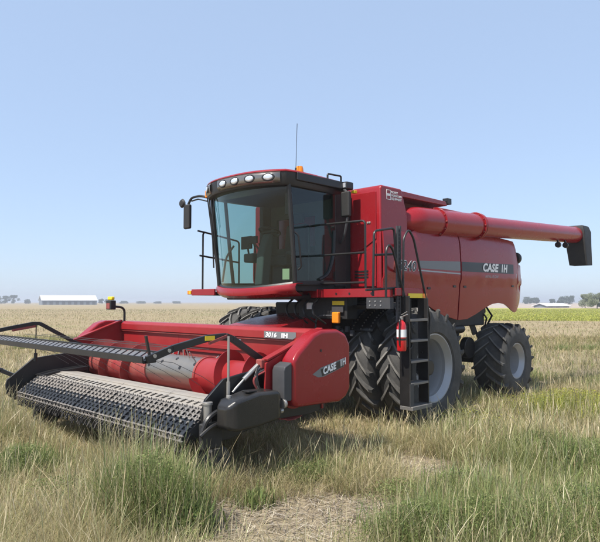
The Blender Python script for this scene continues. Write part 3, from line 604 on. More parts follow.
for s in (-1, 1):
    y = 2.46 if s > 0 else -2.54
    q = MB(); q.prism([(2.80, .82), (2.80, 1.65), (2.95, 1.65), (3.88, 1.30), (3.90, .86), (3.6, .80), (3.1, .80)], y-.015, y+.015); q.build('end_sheet', 'red_header', hd, .006)
    q = MB(); q.prism([(2.82, .66), (2.82, .80), (3.9, .80), (3.9, .74), (3.62, .63), (3.1, .62)], y-s*.05-.012, y-s*.05+.012); q.build('shadow_plate', 'black', hd, .006)  # black plate added below the end sheet to read as shadow
    q = MB(); q.bar((2.93, y-s*.02, 1.665), (3.87, y-s*.02, 1.335), .10, .03); q.build('end_flange', 'red_header', hd, .008)
# side shields
SH = [(2.66, .92), (2.66, 1.47), (2.74, 1.60), (2.90, 1.665), (3.20, 1.665), (3.34, 1.62), (3.60, 1.42), (3.68, 1.33), (3.69, .86), (3.62, .79), (2.86, .77), (2.74, .82)]
for s in (-1, 1):
    y0, y1 = (2.50, 2.72) if s > 0 else (-2.80, -2.58)
    q = MB(); q.prism(SH, y0, y1); sh = q.build('side_shield', 'red', hd, .055 if s > 0 else .03, 4)
    q = MB(); q.prism([(3.692, .88), (3.692, 1.315), (3.80, 1.27), (3.82, 1.22), (3.82, .90), (3.80, .88)], y0+.01, y1-.012); q.build('shield_insert', 'grey', hd, .025, 3)
    if s > 0:
        def U(x, y): p = onp(x, y, 1, 2.72); return (p.x, p.z)
        q = MB(); q.prism([U(312.5, 374.5), U(321, 367.5), U(344.2, 357.8), U(344.2, 366.2), U(324, 376.5), U(318, 377.5)], 2.7205, 2.723); q.build('decal', 'decal_grey', sh)
        q = MB(); q.prism([U(320.5, 369.5), U(344, 359), U(344, 366), U(322, 376.3)], 2.7235, 2.7245); q.build('decal', 'decal_black', sh)
        p0 = onp(323.2, 374.6, 1, 2.725); p1 = onp(344.5, 364.3, 1, 2.725); u = (p1-p0)
        text('lettering', 'CASE', .115, p0, u, Vector((0, 0, 1)), 'white', sh, .04, 0, sx=.86, lift=.001)
        text('lettering', 'I H', .115, p0+u.normalized()*.325, u, Vector((0, 0, 1)), 'white', sh, .03, 0, sx=.8, lift=.001)
        q = MB(); q.cyl((3.22, 2.718, 1.42), (3.22, 2.726, 1.42), .016, 12); q.build('rivet', 'decal_black', sh)
# auger drum
DA, DZ = 3.38, .97
q = MB(); q.cyl((DA, -2.5, DZ), (DA, -.55, DZ), .25, 32); q.build('drum', 'red_worn', hd)
q = MB(); q.cyl((DA, .72, DZ), (DA, 2.44, DZ), .25, 32); q.build('drum', 'red_header', hd)
q = MB(); q.cyl((DA, -.55, DZ), (DA, .72, DZ), .244, 32); q.build('drum_centre', 'drumsteel', hd)
for b in (-.55, .72):
    q = MB(); q.lathe([(.24, b-.02), (.262, b-.02), (.262, b+.02), (.24, b+.02)], 32, closed=True, c=(DA, 0, DZ)); q.build('drum_ring', 'red_worn', hd)
for k in range(12):
    q = MB(); b = -.45+.1*k; t = R(20+k*53 % 140); d = Vector((math.cos(t), 0, math.sin(t))); p = Vector((DA, b, DZ)); q.cyl(p+d*.236, p+d*.2465, .028, 12); q.build('finger_guide', 'black', hd)
def flight(b0, b1, turns, hand, r0, r1, m):
    mb = MB(); n = int(turns*36); rows = []
    for i in range(n+1):
        t = i/n; q = hand*turns*2*math.pi*t; b = b0+(b1-b0)*t; rows.append([(DA+r*math.cos(q), b+.0*(r-r0), DZ+r*math.sin(q)) for r in (r0, (r0+r1)/2, r1)])
    mb.grid(rows); o = mb.build('flighting', m, hd, smooth=0, solid=.008); o.data.polygons.foreach_set('use_smooth', [True]*len(o.data.polygons)); o.modifiers['solid'].use_rim = True; e = o.modifiers.new('split', 'EDGE_SPLIT'); e.split_angle = R(40); return o
flight(-2.45, -.62, 2.6, 1, .245, .385, 'red_worn'); flight(.80, 2.40, 2.9, -1, .245, .385, 'red_header')
for k in range(10):
    q = MB(); b = -.45+.12*k; t = R(40+k*77 % 170); d = Vector((math.cos(t), 0, math.sin(t))); p = Vector((DA, b, DZ))
    q.cyl(p+d*.23, p+d*.42, .008, 6); q.build('finger', 'steel', hd)
# pickup end plates
FPL = [(4.99, .70), (4.97, .78), (4.57, 1.09), (4.3, 1.12), (3.92, 1.15), (3.6, 1.2), (3.62, .62), (4.3, .5), (4.85, .45), (4.97, .55)]
q = MB(); q.prism(FPL, -2.40, -2.36); q.build('pickup_end_plate', 'black', hd, .008)
q = MB(); q.prism([(4.55, .83), (4.3, .88), (3.75, .92), (3.75, .86), (4.5, .78)], -2.36, -2.12); q.build('crop_deflector', 'black', hd, .008)
NPL = [(4.66, .78), (4.61, .95), (4.37, 1.15), (4.1, 1.19), (3.62, 1.24), (3.62, .62), (4.3, .48), (4.6, .5)]
q = MB(); q.prism(NPL, 2.28, 2.32); q.build('pickup_end_plate', 'black', hd, .008)
# deck between belt and auger
xs = [-2.34, -1.25, -.1, 1.08, 2.26]
for b0, b1 in zip(xs, xs[1:]):
    q = MB(); q.prism([(3.93, .80), (3.93, .845), (4.20, .868), (4.235, .862), (4.235, .80)], b0+.006, b1-.006); q.build('deck_plate', 'deck', hd, .004)
    q = MB(); q.prism([(4.237, .74), (4.237, .852), (4.46, .80), (4.46, .72)], b0+.006, b1-.006); dp = q.build('deck_slope', 'deck', hd, .004)
    fs_ = MB(); nb = 9
    for k in range(nb):
        b = b0+(b1-b0)*(k+.5)/nb
        for e in (-.014, .014): fs_.bar((4.31, b+e, .8385), (4.40, b+e, .8178), .004, .008)
    fs_.build('deck_slot', 'belt_dark', dp)['kind'] = 'stuff'
# pickup belts: strips and cross rods round two rollers
Pa, Pf = Vector((4.52, 0, .815)), Vector((4.80, 0, .615))
dS = (Pf-Pa); LS = dS.length; dS.normalize(); nS = Vector((-dS.z, 0, dS.x)); nS = nS if nS.z > 0 else -nS
prof = [Pa-nS*.10-dS*.03, Pa-dS*.065-nS*.04, Pa-dS*.02, Pf.copy()]
c_ = Pf-nS*.085
for k in range(1, 9):
    t = R(22.5*k); prof.append(c_ + nS*.085*math.cos(t) + dS*.085*math.sin(t))
prof.append(prof[0]-nS*.07)
nb = 7; bw_ = 4.54/nb
for j in range(nb):
    b0 = -2.30+j*bw_+.012; b1 = -2.30+(j+1)*bw_-.012
    q = MB(); q.prism([(p.x-nS.x*.022, p.z-nS.z*.022) if i < 4 else (c_.x+(p.x-c_.x)*.78, c_.z+(p.z-c_.z)*.78) for i, p in enumerate(prof)], b0, b1); belt = q.build('pickup_belt', 'belt_dark', hd, smooth=40)
    q = MB(); ns = 6
    for k in range(ns):
        b = b0+(b1-b0)*(k+.5)/ns; w = .058
        path = prof[2:8]; skew = .0
        vs = []
        for i, p in enumerate(path):
            pn = path[min(i+1, len(path)-1)]-path[max(i-1, 0)]; nn = Vector((-pn.z, 0, pn.x)).normalized(); nn = nn if i < 4 and nn.z > 0 else (p-c_).normalized()
            if i < 2: nn = nS
            jit = random.uniform(-.004, .004)
            for dy, dn in ((-w/2, -.004), (-w/2, .003), (w/2, .003), (w/2, -.004)): vs.append((p.x+nn.x*dn, b+dy+jit, p.z+nn.z*dn))
        fs = []
        for i in range(len(path)-1):
            for m2 in range(4): fs.append((i*4+m2, i*4+(m2+1) % 4, (i+1)*4+(m2+1) % 4, (i+1)*4+m2))
        q.add(vs, fs)
    sb_ = q.build('belt_strip', 'belt_pale', None, smooth=30); put(sb_, hd); sb_.parent = belt; sb_.location = (0, 0, 0)
    q = MB(); tn = MB()
    for k in range(6):
        p = Pa+dS*(LS*(k+.2+.08*random.random())/5.6)+nS*.0; q.bar((p.x, b0, p.z), (p.x, b1, p.z), .016, .012)
        for m2 in range(6):
            b = b0+(b1-b0)*(m2+.5+random.uniform(-.1, .1))/6; tn.bar((p.x, b, p.z), (p.x-dS.x*.03+nS.x*.022, b+random.uniform(-.008, .008), p.z-dS.z*.03+nS.z*.022), .009, .007)
    for k in range(4):
        t = R(30+34*k); p = c_+nS*.090*math.cos(t)+dS*.092*math.sin(t); q.bar((p.x, b0, p.z), (p.x, b1, p.z), .022, .014) if k < 2 else None
        d = (p-c_).normalized()
        for m2 in range(9):
            b = b0+(b1-b0)*(m2+.5+random.uniform(-.3, .3))/9; e = p+d*random.uniform(.04, .085)+Vector((0, b+random.uniform(-.02, .02), -.03)); tn.bar((p.x, b, p.z), e, .016, .012)
    o = q.build('cross_rod', 'belt_pale', belt, .003); o = tn.build('tine', 'belt_dark', belt); o['kind'] = 'stuff'
for z, a, r in ((.71, 4.50, .06), (c_.z, c_.x, .055)):
    q = MB(); q.cyl((a, -2.36, z), (a, 2.28, z), r, 14); q.build('roller', 'black', hd)
# near-side pickup drive: roller mount, arms, gauge wheels
q = MB(); q.cyl((4.60, 2.34, .62), (4.60, 2.34, .90), .045, 14); q.cyl((4.60, 2.34, .90), (4.60, 2.34, .93), .055, 14); q.build('roller_mount', 'steel', hd, .004)
q = MB(); q.tube(fillet([(4.72, 2.40, .62), (4.66, 2.42, .78), (4.45, 2.42, .86), (4.15, 2.42, .90)], .1), .028, 8); q.tube(fillet([(4.75, 2.42, .60), (4.62, 2.45, .70), (4.3, 2.45, .74)], .1), .022, 8); q.build('pickup_arm', 'black', hd)
q = MB(); q.box(4.45, 4.72, 2.34, 2.42, .44, .72); q.build('gearbox', 'black_matte', hd, .02)
for yy in (2.18, -2.2):
    q = MB(); q.lathe([(.09, -.06), (.17, -.075), (.21, -.05), (.22, 0), (.21, .05), (.17, .075), (.09, .06)], 24, closed=True, c=(4.40, yy, .215)); gw = q.build('gauge_wheel', 'rubber', hd)
    q = MB(); q.lathe([(.001, -.05), (.10, -.05), (.10, .05), (.001, .05)], 16, c=(4.40, yy, .215)); o = q.build('wheel_hub', 'grey', gw)
    q = MB(); s = 1 if yy > 0 else -1; q.bar((4.40, yy-s*.10, .2), (4.45, yy-s*.10, .64), .05, .03, (0, 1, 0)); q.cyl((4.40, yy-s*.11, .215), (4.40, yy+s*.02, .215), .02, 8); q.build('fork', 'black', hd)
# black drive cover with rounded edges
q = MB(); vs = []
def sec(a, y0, y1, z0, z1): return [(a, y0, z0), (a, y1, z0), (a, y1, z1), (a, y0, z1)]
secs = [sec(4.58, 2.46, 2.64, .68, .90), sec(4.50, 2.42, 2.70, .64, .965), sec(4.2, 2.42, 2.73, .66, 1.03), sec(3.90, 2.42, 2.73, .70, 1.02), sec(3.84, 2.45, 2.68, .74, .97)]
shell(q, secs); cov = q.build('drive_cover', 'black_cover', hd, .045, 4)
q = MB(); q.box(4.18, 4.30, 2.55, 2.66, 1.03, 1.045); q.build('vent', 'black', cov, .004)
q = MB(); q.cyl((4.44, 2.5, .97), (4.44, 2.5, 1.0), .03, 12); q.build('cap', 'steel', cov, .004)
q = MB(); q.cyl((3.83, 2.70, .86), (3.80, 2.70, .86), .05, 12); q.cyl((3.84, 2.66, .78), (3.80, 2.66, .78), .03, 10); q.build('coupler', 'steel', hd, .004)
# windguard
GA = 5.25
q = MB(); q.box(GA-.075, GA+.075, -2.28, 2.24, 1.385, 1.41); q.box(GA+.075, GA+.09, -2.28, 2.24, 1.385, 1.455); guard = q.build('windguard', 'black', hd, .004)
q = MB(); q.bar((GA-.08, -2.28, 1.49), (GA-.08, 2.24, 1.49), .02, .02); q.build('guard_bar', 'black', guard)
for k in range(34):
    b = -2.22+.132*k; q = MB(); q.add([(GA-.08, b-.045, 1.478), (GA-.08, b+.045, 1.478), (GA+.075, b+.115, 1.425), (GA+.075, b+.025, 1.425)], [(0, 1, 2, 3)]); q.build('slat', 'slat', guard, solid=.014, smooth=0)
for k in range(2):
    q = MB(); q.bar((4.75-.25*k, -2.25, 1.49-.01*k), (4.75-.25*k, 2.22, 1.49-.01*k), .006, .006); q.build('guard_wire', 'grey', guard)
for k in range(11):
    b = -2.1+.4*k; q = MB(); q.tube([(GA-.07, b, 1.40), (4.75, b, 1.33), (4.35, b, 1.14), (4.1, b+.01, .98)], .0028, 5); q.build('guard_tine', 'grey', guard)
for s in (-1, 1):
    y = 2.26*s
    q = MB(); P = [(5.42, y, 1.49), (5.0, y, 1.515), (4.55, y, 1.605), (4.30, y, 1.615), (4.2, y, 1.58), (3.70, y, 1.28)] if s > 0 else [(5.42, y, 1.51), (5.0, y, 1.59), (4.62, y, 1.655), (4.52, y, 1.65), (3.95, y, 1.33), (3.72, y, 1.24)]
    if s > 0: P[0] = (5.30, y, 1.42)
    for p0, p1 in zip(P, P[1:]): q.bar(p0, p1, .045, .075 if s > 0 else .06)
    arm = q.build('guard_arm', 'black', hd, .006)
    if s > 0:
        for a, z in ((5.22, 1.455), (5.05, 1.50)): k = MB(); k.cyl((a, y+.023, z), (a, y+.03, z), .02, 10); k.build('bolt', 'steel', arm)
        k = MB(); k.box(4.47, 4.60, y+.024, y+.028, 1.58, 1.63); lb = k.build('sticker', 'yellow', arm); 
        k = MB(); k.bar((4.55, y+.03, 1.55), (4.30, y+.03, 1.62), .02, .03); k.build('gas_strut', 'darkred', arm)
        k = MB(); k.bar((5.25, y-.02, 1.44), (5.30, y-.02, 1.66), .03, .02); k.build('peg', 'black', arm)
        k = MB(); k.cyl((4.32, 2.34, .95), (4.32, 2.34, 1.62), .014, 8); k.build('rod', 'steel', hd); k = MB(); k.cyl((4.32, 2.34, .62), (4.32, 2.34, 1.12), .022, 8); k.build('rod_sleeve', 'steel', hd)
        k = MB(); k.cyl((4.33, 2.16, 1.60), (3.95, 2.1, 1.55), .012, 6); k.build('rod', 'steel', hd)
    else:
        k = MB(); k.bar((4.95, y, 1.555), (4.60, y, 1.61), .06, .035); k.build('gas_strut', 'darkred', arm)
        k = MB(); k.cyl((4.58, y, 1.10), (4.58, y, 1.64), .010, 8); k.cyl((4.58, y, 1.05), (4.58, y, 1.18), .03, 8); k.build('rod', 'black', hd)
q = MB(); q.tube([(5.0, -2.5, .92), (5.2, -2.52, .96), (5.6, -2.52, .95)], .035, 8); q.bar((5.02, -2.5, .92), (4.8, -2.4, .8), .06, .06); q.build('crop_divider_rod', 'black', hd)
# hoses and links by the shield
for k in range(5):
    q = MB(); q.tube(fillet([(3.80+.01*k, 2.38+.02*k, 1.30-.02*k), (3.98+.02*k, 2.42, 1.26-.03*k), (4.0-.03*k, 2.46, 1.05-.05*k), (3.86, 2.48, .92)], .12), .013, 6); q.build('hose', ('black', 'steel', 'black', 'grey', 'darkred')[k], hd)
q = MB(); q.cyl((4.28, 2.36, 1.00), (4.10, 2.36, 1.14), .014, 8); q.cyl((4.12, 2.36, 1.125), (3.86, 2.36, 1.30), .028, 10); q.build('lift_cylinder', 'steel', hd)
q = MB(); q.box(3.78, 3.92, 2.34, 2.44, 1.24, 1.34); q.build('pivot_bracket', 'red_worn', hd, .012)
# marker lamp on a bent arm at the far end
q = MB(); q.tube(fillet([(2.88, -2.5, 1.64), (2.88, -2.5, 1.90), (3.1, -2.52, 1.92)], .1), .022, 8); q.build('lamp_arm', 'black', hd)
q = MB(); q.box(3.06, 3.17, -2.66, -2.48, 1.86, 2.03); wlm = q.build('warning_lamp', 'black', hd, .015); k = MB(); k.box(3.08, 3.15, -2.65, -2.49, 2.032, 2.10); k.build('lens', 'yellow', wlm, .02); k = MB(); k.box(3.171, 3.176, -2.63, -2.51, 1.88, 1.98); k.build('reflector', 'darkred', wlm)

# ================================================================== FAR BUILDINGS
def dirp(px, dist):
    r = ray(px, 302); r.z = 0; r.normalize(); k = dist/ r.dot(FW); return Vector((CAM.x, CAM.y, 0))+r*k
M['barn_wall'] = mat('barn_grey_wall', (.16, .18, .21), .7, scale=.3); M['barn_roof'] = mat('white_metal_roof', (.62, .62, .62), .45, .1, scale=.2); M['barn_dark'] = mat('barn_opening', (.05, .055, .065), .8)
def barn(name, pl_, pr_, dist, depth, h_e, h_r, label, bays):
    A = dirp(pl_, dist); B = dirp(pr_, dist*1.02); d = (B-A); L_ = d.length; d.normalize(); n = Vector((-d.y, d.x, 0)); n = n if n.dot(A-Vector((CAM.x, CAM.y, 0))) > 0 else -n
    n = (n - d*.35).normalized()
    t = thing(name, A, label, 'barn'); ang = 0
    def P(u, v, z): p = A+d*u+n*v; return (p.x, p.y, z)
    w = MB(); w.add([P(0, 0, -.2), P(L_, 0, -.2), P(L_, depth, -.2), P(0, depth, -.2), P(0, 0, h_e), P(L_, 0, h_e), P(L_, depth, h_e), P(0, depth, h_e), P(0, depth/2, h_r-.1), P(L_, depth/2, h_r-.1)],
        [(0, 1, 5, 4), (2, 3, 7, 6), (1, 2, 6, 9, 5), (3, 0, 4, 8, 7), (0, 3, 2, 1)]); wall = w.build('wall', 'barn_wall', t, smooth=0)
    r = MB()
    for v0, v1 in ((-.5, depth/2), (depth+.5, depth/2)):
        r.add([P(-.5, v0, h_e-.1), P(L_+.5, v0, h_e-.1), P(L_+.5, v1, h_r), P(-.5, v1, h_r)], [(0, 1, 2, 3)])
    r.build('roof', 'barn_roof', t, solid=.2, smooth=0)
    for k in range(bays):
        u0 = L_*(k+.2)/bays; u1 = L_*(k+.75)/bays; q = MB(); q.add([P(u0, -.06, 0), P(u1, -.06, 0), P(u1, -.06, h_e*.72), P(u0, -.06, h_e*.72), P(u0, .1, 0), P(u1, .1, 0), P(u1, .1, h_e*.72), P(u0, .1, h_e*.72)], [(0, 1, 2, 3), (0, 4, 5, 1), (1, 5, 6, 2), (2, 6, 7, 3), (3, 7, 4, 0)]); q.build('bay_opening', 'barn_dark', wall, smooth=0)
    return t
barn('barn', 42, 97, 430, 13, 3.2, 6.8, 'long white roofed barn far off beyond the straw field', 9)
barn('low_shed', 547, 569, 215, 5, .6, 1.5, 'low white roofed shed beside the bushy tree on the right', 3)

# ================================================================== TREES
def leafmat(name, c0, c1):
    m = bpy.data.materials.new(name); m.use_nodes = True; nt = m.node_tree; N = nt.nodes; L = nt.links; b = N['Principled BSDF']
    at_ = N.new('ShaderNodeAttribute'); at_.attribute_name = 'Col'; L.new(at_.outputs['Color'], b.inputs['Base Color']); b.inputs['Roughness'].default_value = .6; b.inputs['Specular IOR Level'].default_value = .25
    tr = N.new('ShaderNodeBsdfTranslucent'); L.new(at_.outputs['Color'], tr.inputs[0]); x = N.new('ShaderNodeMixShader'); x.inputs[0].default_value = .35
    L.new(b.outputs[0], x.inputs[1]); L.new(tr.outputs[0], x.inputs[2]); L.new(x.outputs[0], N['Material Output'].inputs[0]); return m
M['leaf'] = leafmat('tree_leaves', 0, 0); M['grass'] = leafmat('grass_blades', 0, 0)
M['bark'] = mat('bark', (.10, .075, .055), .9)
def bulk(name, V, F4, colv, m, parent=None):
    me = bpy.data.meshes.new(name); nv = len(V); nf = len(F4); k = F4.shape[1]
    me.vertices.add(nv); me.vertices.foreach_set('co', V.astype(np.float32).ravel()); me.loops.add(nf*k); me.loops.foreach_set('vertex_index', F4.astype(np.int32).ravel())
    me.polygons.add(nf); me.polygons.foreach_set('loop_start', np.arange(0, nf*k, k, dtype=np.int32)); me.update(calc_edges=True)
    ca = me.color_attributes.new('Col', 'FLOAT_COLOR', 'POINT'); ca.data.foreach_set('color', np.concatenate([colv, np.ones((nv, 1))], 1).astype(np.float32).ravel())
    me.materials.append(M[m]); o = bpy.data.objects.new(name, me); COL.objects.link(o)
    if parent is not None: put(o, parent)
    return o
def tree(name, base, w, h, n, leaf, c0, c1, label, cat='tree', group=None, trunk=.15):
    t = thing(name, base, label, cat, group); base = Vector(base)
    tk = MB(); tk.tube([base+Vector((0, 0, -.2)), base+Vector((.02*h, .01*h, h*.4)), base+Vector((-.01*h, .02*h, h*.8))], [h*.03, h*.022, h*.006], 7)
    for k in range(6):
        q = k*1.1+random.random(); p = base+Vector((0, 0, h*(.22+.07*k))); tk.tube([p, p+Vector((math.cos(q)*w*.2, math.sin(q)*w*.2, h*.12)), p+Vector((math.cos(q)*w*.36, math.sin(q)*w*.36, h*.26))], [h*.012, h*.008, h*.003], 5)
    tk.build('trunk', 'bark', t)
    nc = 16; C = []
    for k in range(nc):
        q = random.uniform(0, 6.28); zz = random.uniform(.18, .92); rad = w*.5*math.sqrt(max(.05, 1-((zz-.45)/.6)**2))*random.uniform(.25, .85); C.append((rad*math.cos(q), rad*math.sin(q), zz*h, random.uniform(.13, .24)*w))
    C = np.array(C); idx = rng.integers(0, nc, n); d = rng.normal(size=(n, 3)); d /= np.linalg.norm(d, axis=1)[:, None]; d *= (rng.random(n)**.45)[:, None]
    P = C[idx, :3]+d*C[idx, 3:4]*np.array([1, 1, .85]); P[:, 2] = np.clip(P[:, 2], .03*h, h)
    u = rng.normal(size=(n, 3)); u /= np.linalg.norm(u, axis=1)[:, None]; v = np.cross(u, rng.normal(size=(n, 3))); v /= np.linalg.norm(v, axis=1)[:, None]
    s = leaf*(.6+.8*rng.random((n, 1))); V = np.stack([P-u*s, P+v*s*.5, P+u*s, P-v*s*.5], 1).reshape(-1, 3)+np.array(base)
    f = rng.random((n, 1)); col = np.array(c0)*(1-f)+np.array(c1)*f; bulk('crown', V, np.arange(4*n).reshape(-1, 4), np.repeat(col, 4, 0), 'leaf', t)
    return t
SG0, SG1 = (.20, .22, .14), (.36, .38, .27); DG0, DG1 = (.05, .075, .045), (.09, .12, .07)
tree('silver_tree', dirp(585, 190), 5.2, 4.4, 9000, .13, SG0, SG1, 'silvery green bushy tree nearest the white shed on the right horizon')
tree('silver_tree', dirp(597, 180), 5.6, 4.7, 9000, .13, SG0, SG1, 'silvery green bushy tree at the far right edge of the field')
tree('silver_tree', dirp(613, 176), 6, 4.9, 7000, .15, SG0, SG1, 'silvery green bushy tree cut by the right picture edge')
for i, (px, d, w, h, lab) in enumerate([(-4, 640, 14, 9, 'hazy dark tree cut by the left picture edge'), (5, 640, 10, 8.5, 'hazy dark tree in the left horizon clump, left of its middle'), (14, 660, 11, 9.5, 'rounded hazy tree at the right end of the left horizon clump'),
        (28, 700, 8, 5, 'low hazy bush between the tree clump and the barn'), (101, 650, 6, 5.5, 'small hazy tree just right of the far barn'), (107, 650, 5, 5, 'small hazy tree behind the yellow warning lamp'), (124, 760, 10, 3, 'low hazy bush right of the warning lamp'), (140, 780, 13, 2.6, 'low hazy bush above the header back beam'), (158, 770, 12, 2.4, 'low hazy bush left of the far rail end light'), (176, 790, 14, 2.6, 'low hazy bush nearest the cab rail on the horizon'),
        (529, 560, 11, 6.5, 'hazy dark tree nearest the harvester rear on the horizon'), (536, 580, 7, 6, 'hazy tree second from the harvester rear on the horizon'), (552, 600, 6, 5, 'smallest hazy tree on the right horizon'), (562, 540, 9, 7, 'hazy tree above the left part of the white shed'), (570, 540, 10, 7.5, 'tallest hazy tree behind the white shed roof')]):
    tree('far_tree', dirp(px, d), w, h, 1500, .5, DG0, DG1, lab, 'tree', 'hazy trees along the horizon')

# ================================================================== GRASS
def blades(root, h, w, lean, az, bend, col0, col1, prof, seg):
    n = len(root); t = np.linspace(0, 1, seg+1)
    d = np.stack([np.cos(az), np.sin(az)], 1); side = np.stack([-np.sin(az+.5*rng.normal(size=n)), np.cos(az)], 1)
    off = lean[:, None]*t[None]*h[:, None] + bend[:, None]*(t[None]**2)*h[:, None]
    z = h[:, None]*t[None]*(1-.35*np.clip(bend, 0, 1.2)[:, None]*t[None])
    cen = np.stack([root[:, 0:1]+d[:, 0:1]*off, root[:, 1:2]+d[:, 1:2]*off, z-.01], 2)
    sv_ = np.stack([side[:, 0], side[:, 1], np.zeros(n)], 1)[:, None, :]*(w[:, None, None]*np.asarray(prof)[None, :, None]*.5)
    V = np.stack([cen-sv_, cen+sv_], 2).reshape(n, -1, 3); m = (seg+1)*2
    f = np.array([[2*i, 2*i+1, 2*i+3, 2*i+2] for i in range(seg)]); F = (np.arange(n)[:, None, None]*m+f[None]).reshape(-1, 4)
    tc = np.repeat(t, 2)[None, :, None]; C_ = col0[:, None, :]*(1-tc)+col1[:, None, :]*tc
    return V.reshape(-1, 3), F, C_.reshape(-1, 3)
fx2, fy2 = FW.x, FW.y; rx2, ry2 = RT.x, RT.y
def sample(n, d0, d1, power=1.0):                   # depth / lateral samples on the ground in front of the camera
    u = rng.random(n); d = (d0**power+(d1**power-d0**power)*u)**(1/power); l = (rng.random(n)*2-1)*(d*.56+.7)
    return np.stack([CAM.x+fx2*d+rx2*l, CAM.y+fy2*d+ry2*l], 1), d
def blob(P, px, py, ra, rb=None, ang=0):
    c = gp(px, py); dx = P[:, 0]-c[0]; dy = P[:, 1]-c[1]; u = dx*rx2+dy*ry2; v = dx*fx2+dy*fy2; return np.exp(-((u/ra)**2+(v/(rb or ra))**2))
def fields(P):
    n1 = vnoise(P[:, 0]+40, P[:, 1]+40, .9, 1)*.6+vnoise(P[:, 0]+40, P[:, 1]+40, .35, 2)*.4; n2 = vnoise(P[:, 0]+70, P[:, 1]+70, 2.6, 3)
    bare = np.clip(1.25*blob(P, 285, 522, .85, .48)+1.2*blob(P, 235, 536, .6, .4)+.9*blob(P, 345, 512, .5, .4)+.95*blob(P, 432, 478, .36, .5)+.55*blob(P, 60, 468, .7, .5)+.5*blob(P, 330, 440, .5, .3), 0, 1)
    green = np.clip(1.3*blob(P, 150, 522, .46, .42)+.9*blob(P, 184, 535, .22, .3)+.9*blob(P, 22, 470, .4, .45)+1.0*blob(P, 500, 535, 1.05, .55)+.8*blob(P, 590, 500, .6, .8)+.7*blob(P, 520, 470, .8, .6)+.5*blob(P, 575, 410, 1.2, 1.0)+.55*blob(P, 295, 478, .4, .3)+.35*blob(P, 400, 520, .4, .5), 0, 1.1)
    tall = np.clip(blob(P, 150, 524, .48, .4)+.35*blob(P, 60, 530, .7, .35)+.4*blob(P, 215, 500, .35, .3)+.25*blob(P, 520, 530, 1, .6)+.25*blob(P, 575, 420, 1, 1), 0, 1)
    return n1, n2, bare, green, tall
def inside(P):                                      # wheels and machine footprint
    x, y = P[:, 0], P[:, 1]; k = np.zeros(len(P), bool)
    for cx, cy, lx, ly in ((0, 2.05, .5, .29), (0, 1.4, .5, .29), (0, -2.28, .5, .29), (0, -1.62, .5, .29), (-3.9, 1.56, .42, .38), (-3.9, -1.56, .42, .38), (4.40, 2.18, .15, .1), (4.40, -2.2, .15, .1)): k |= (abs(x-cx) < lx) & (abs(y-cy) < ly)
    return k
def under(P):
    x, y = P[:, 0], P[:, 1]; return ((x > 2.6) & (x < 4.9) & (abs(y) < 2.5)) | ((x > -4.5) & (x < 2.7) & (abs(y) < 1.6))
STRAW = np.array([(.52, .44, .26), (.45, .36, .20), (.60, .52, .34), (.38, .31, .18)]); GREEN = np.array([(.17, .22, .07), (.22, .26, .09), (.13, .18, .06), (.27, .29, .12)]); OLIVE = np.array([(.30, .29, .13), (.25, .25, .11)])
def colours(n, g):
    r = rng.random(n); s = STRAW[rng.integers(0, 4, n)]; gr = GREEN[rng.integers(0, 4, n)]; ol = OLIVE[rng.integers(0, 2, n)]
    c = np.where((r < g)[:, None], gr, np.where((r < g+.42)[:, None], ol, s)); return c*(.6+.65*rng.random((n, 1)))
VV, FF, CC = [], [], []; GV, GF, GC = [], [], []
def push(store, VFC):
    V, F, C_ = store; k = sum(len(v) for v in V); V.append(VFC[0]); F.append(VFC[1]+k); C_.append(VFC[2])
def layer(n, d0, d1, hmul, wid, seg, power=1.6, kind='leaf'):
    P, d = sample(n, d0, d1, power); n1, n2, bare, green, tall = fields(P)
    short = np.clip(blob(P, 330, 440, 1.3, .9)+.8*blob(P, 60, 455, .9, .6)+.7*blob(P, 250, 470, .6, .4), 0, 1)
    n3 = vnoise(P[:, 0]+20, P[:, 1]+90, .16, 5)
    front = np.exp(-((P[:, 0]-5.12)/.22)**2)*(abs(P[:, 1]) < 2.5)
    dens = np.clip(.05+.75*n1+1.15*(n3-.45)+.6*tall+.5*front-1.25*bare, .03, 1); tall = np.clip(tall+.65*front, 0, 1); keep = (rng.random(n) < dens) & ~inside(P); P, d, n1, n2, n3, bare, green, tall, short = [q[keep] for q in (P, d, n1, n2, n3, bare, green, tall, short)]
    m = len(P); g = np.clip(.06+.85*green+.3*(n2-.5)+1.1*(vnoise(P[:, 0]*.6+P[:, 1]*.8+300, (P[:, 0]*.8-P[:, 1]*.6)*.45+300, 9, 8)-.5)*np.clip((d-9)/15, 0, 1), .02, .9)
    h = hmul*(.4+.8*rng.random(m))*(.35+.6*n1+.6*n3+.95*tall+.12*green)*(1-.75*bare)*(1-.5*short); un = under(P); h = np.where(un, np.minimum(h, .22+.1*rng.random(m)), h)
    az = rng.random(m)*6.28; lean = np.abs(rng.normal(0, .38, m))*(1-.5*tall); bend = np.abs(rng.normal(.2, .55, m))*(1-.6*tall)
    w = wid*(.6+.8*rng.random(m))*np.clip(d/(.5*(d0+d1)), .55, 1.3)
    c = colours(m, g*(.5 if kind == 'stalk' else (.35 if kind == 'mat' else 1)))
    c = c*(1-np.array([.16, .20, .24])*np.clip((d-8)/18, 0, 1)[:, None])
    if kind == 'mat': lean = .7+1.6*rng.random(m); h = (.05+.11*rng.random(m))*(.5+.8*n1); bend = rng.normal(0, .3, m); c = c*np.array([1.05, 1.02, 1.0])
    if kind == 'stalk': lean = lean*.5; bend = bend*.45; prof = [1, .9, .8, .7, .75, 2.8, 2.4, .3]; c1 = np.clip(c*1.15+.05, 0, 1); h = h*(1-.3*short)
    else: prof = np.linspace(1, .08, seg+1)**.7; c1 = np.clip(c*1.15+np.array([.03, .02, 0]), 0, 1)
    push((VV, FF, CC), blades(P, h, w, lean, az, bend, c*.9, c1, prof, seg))
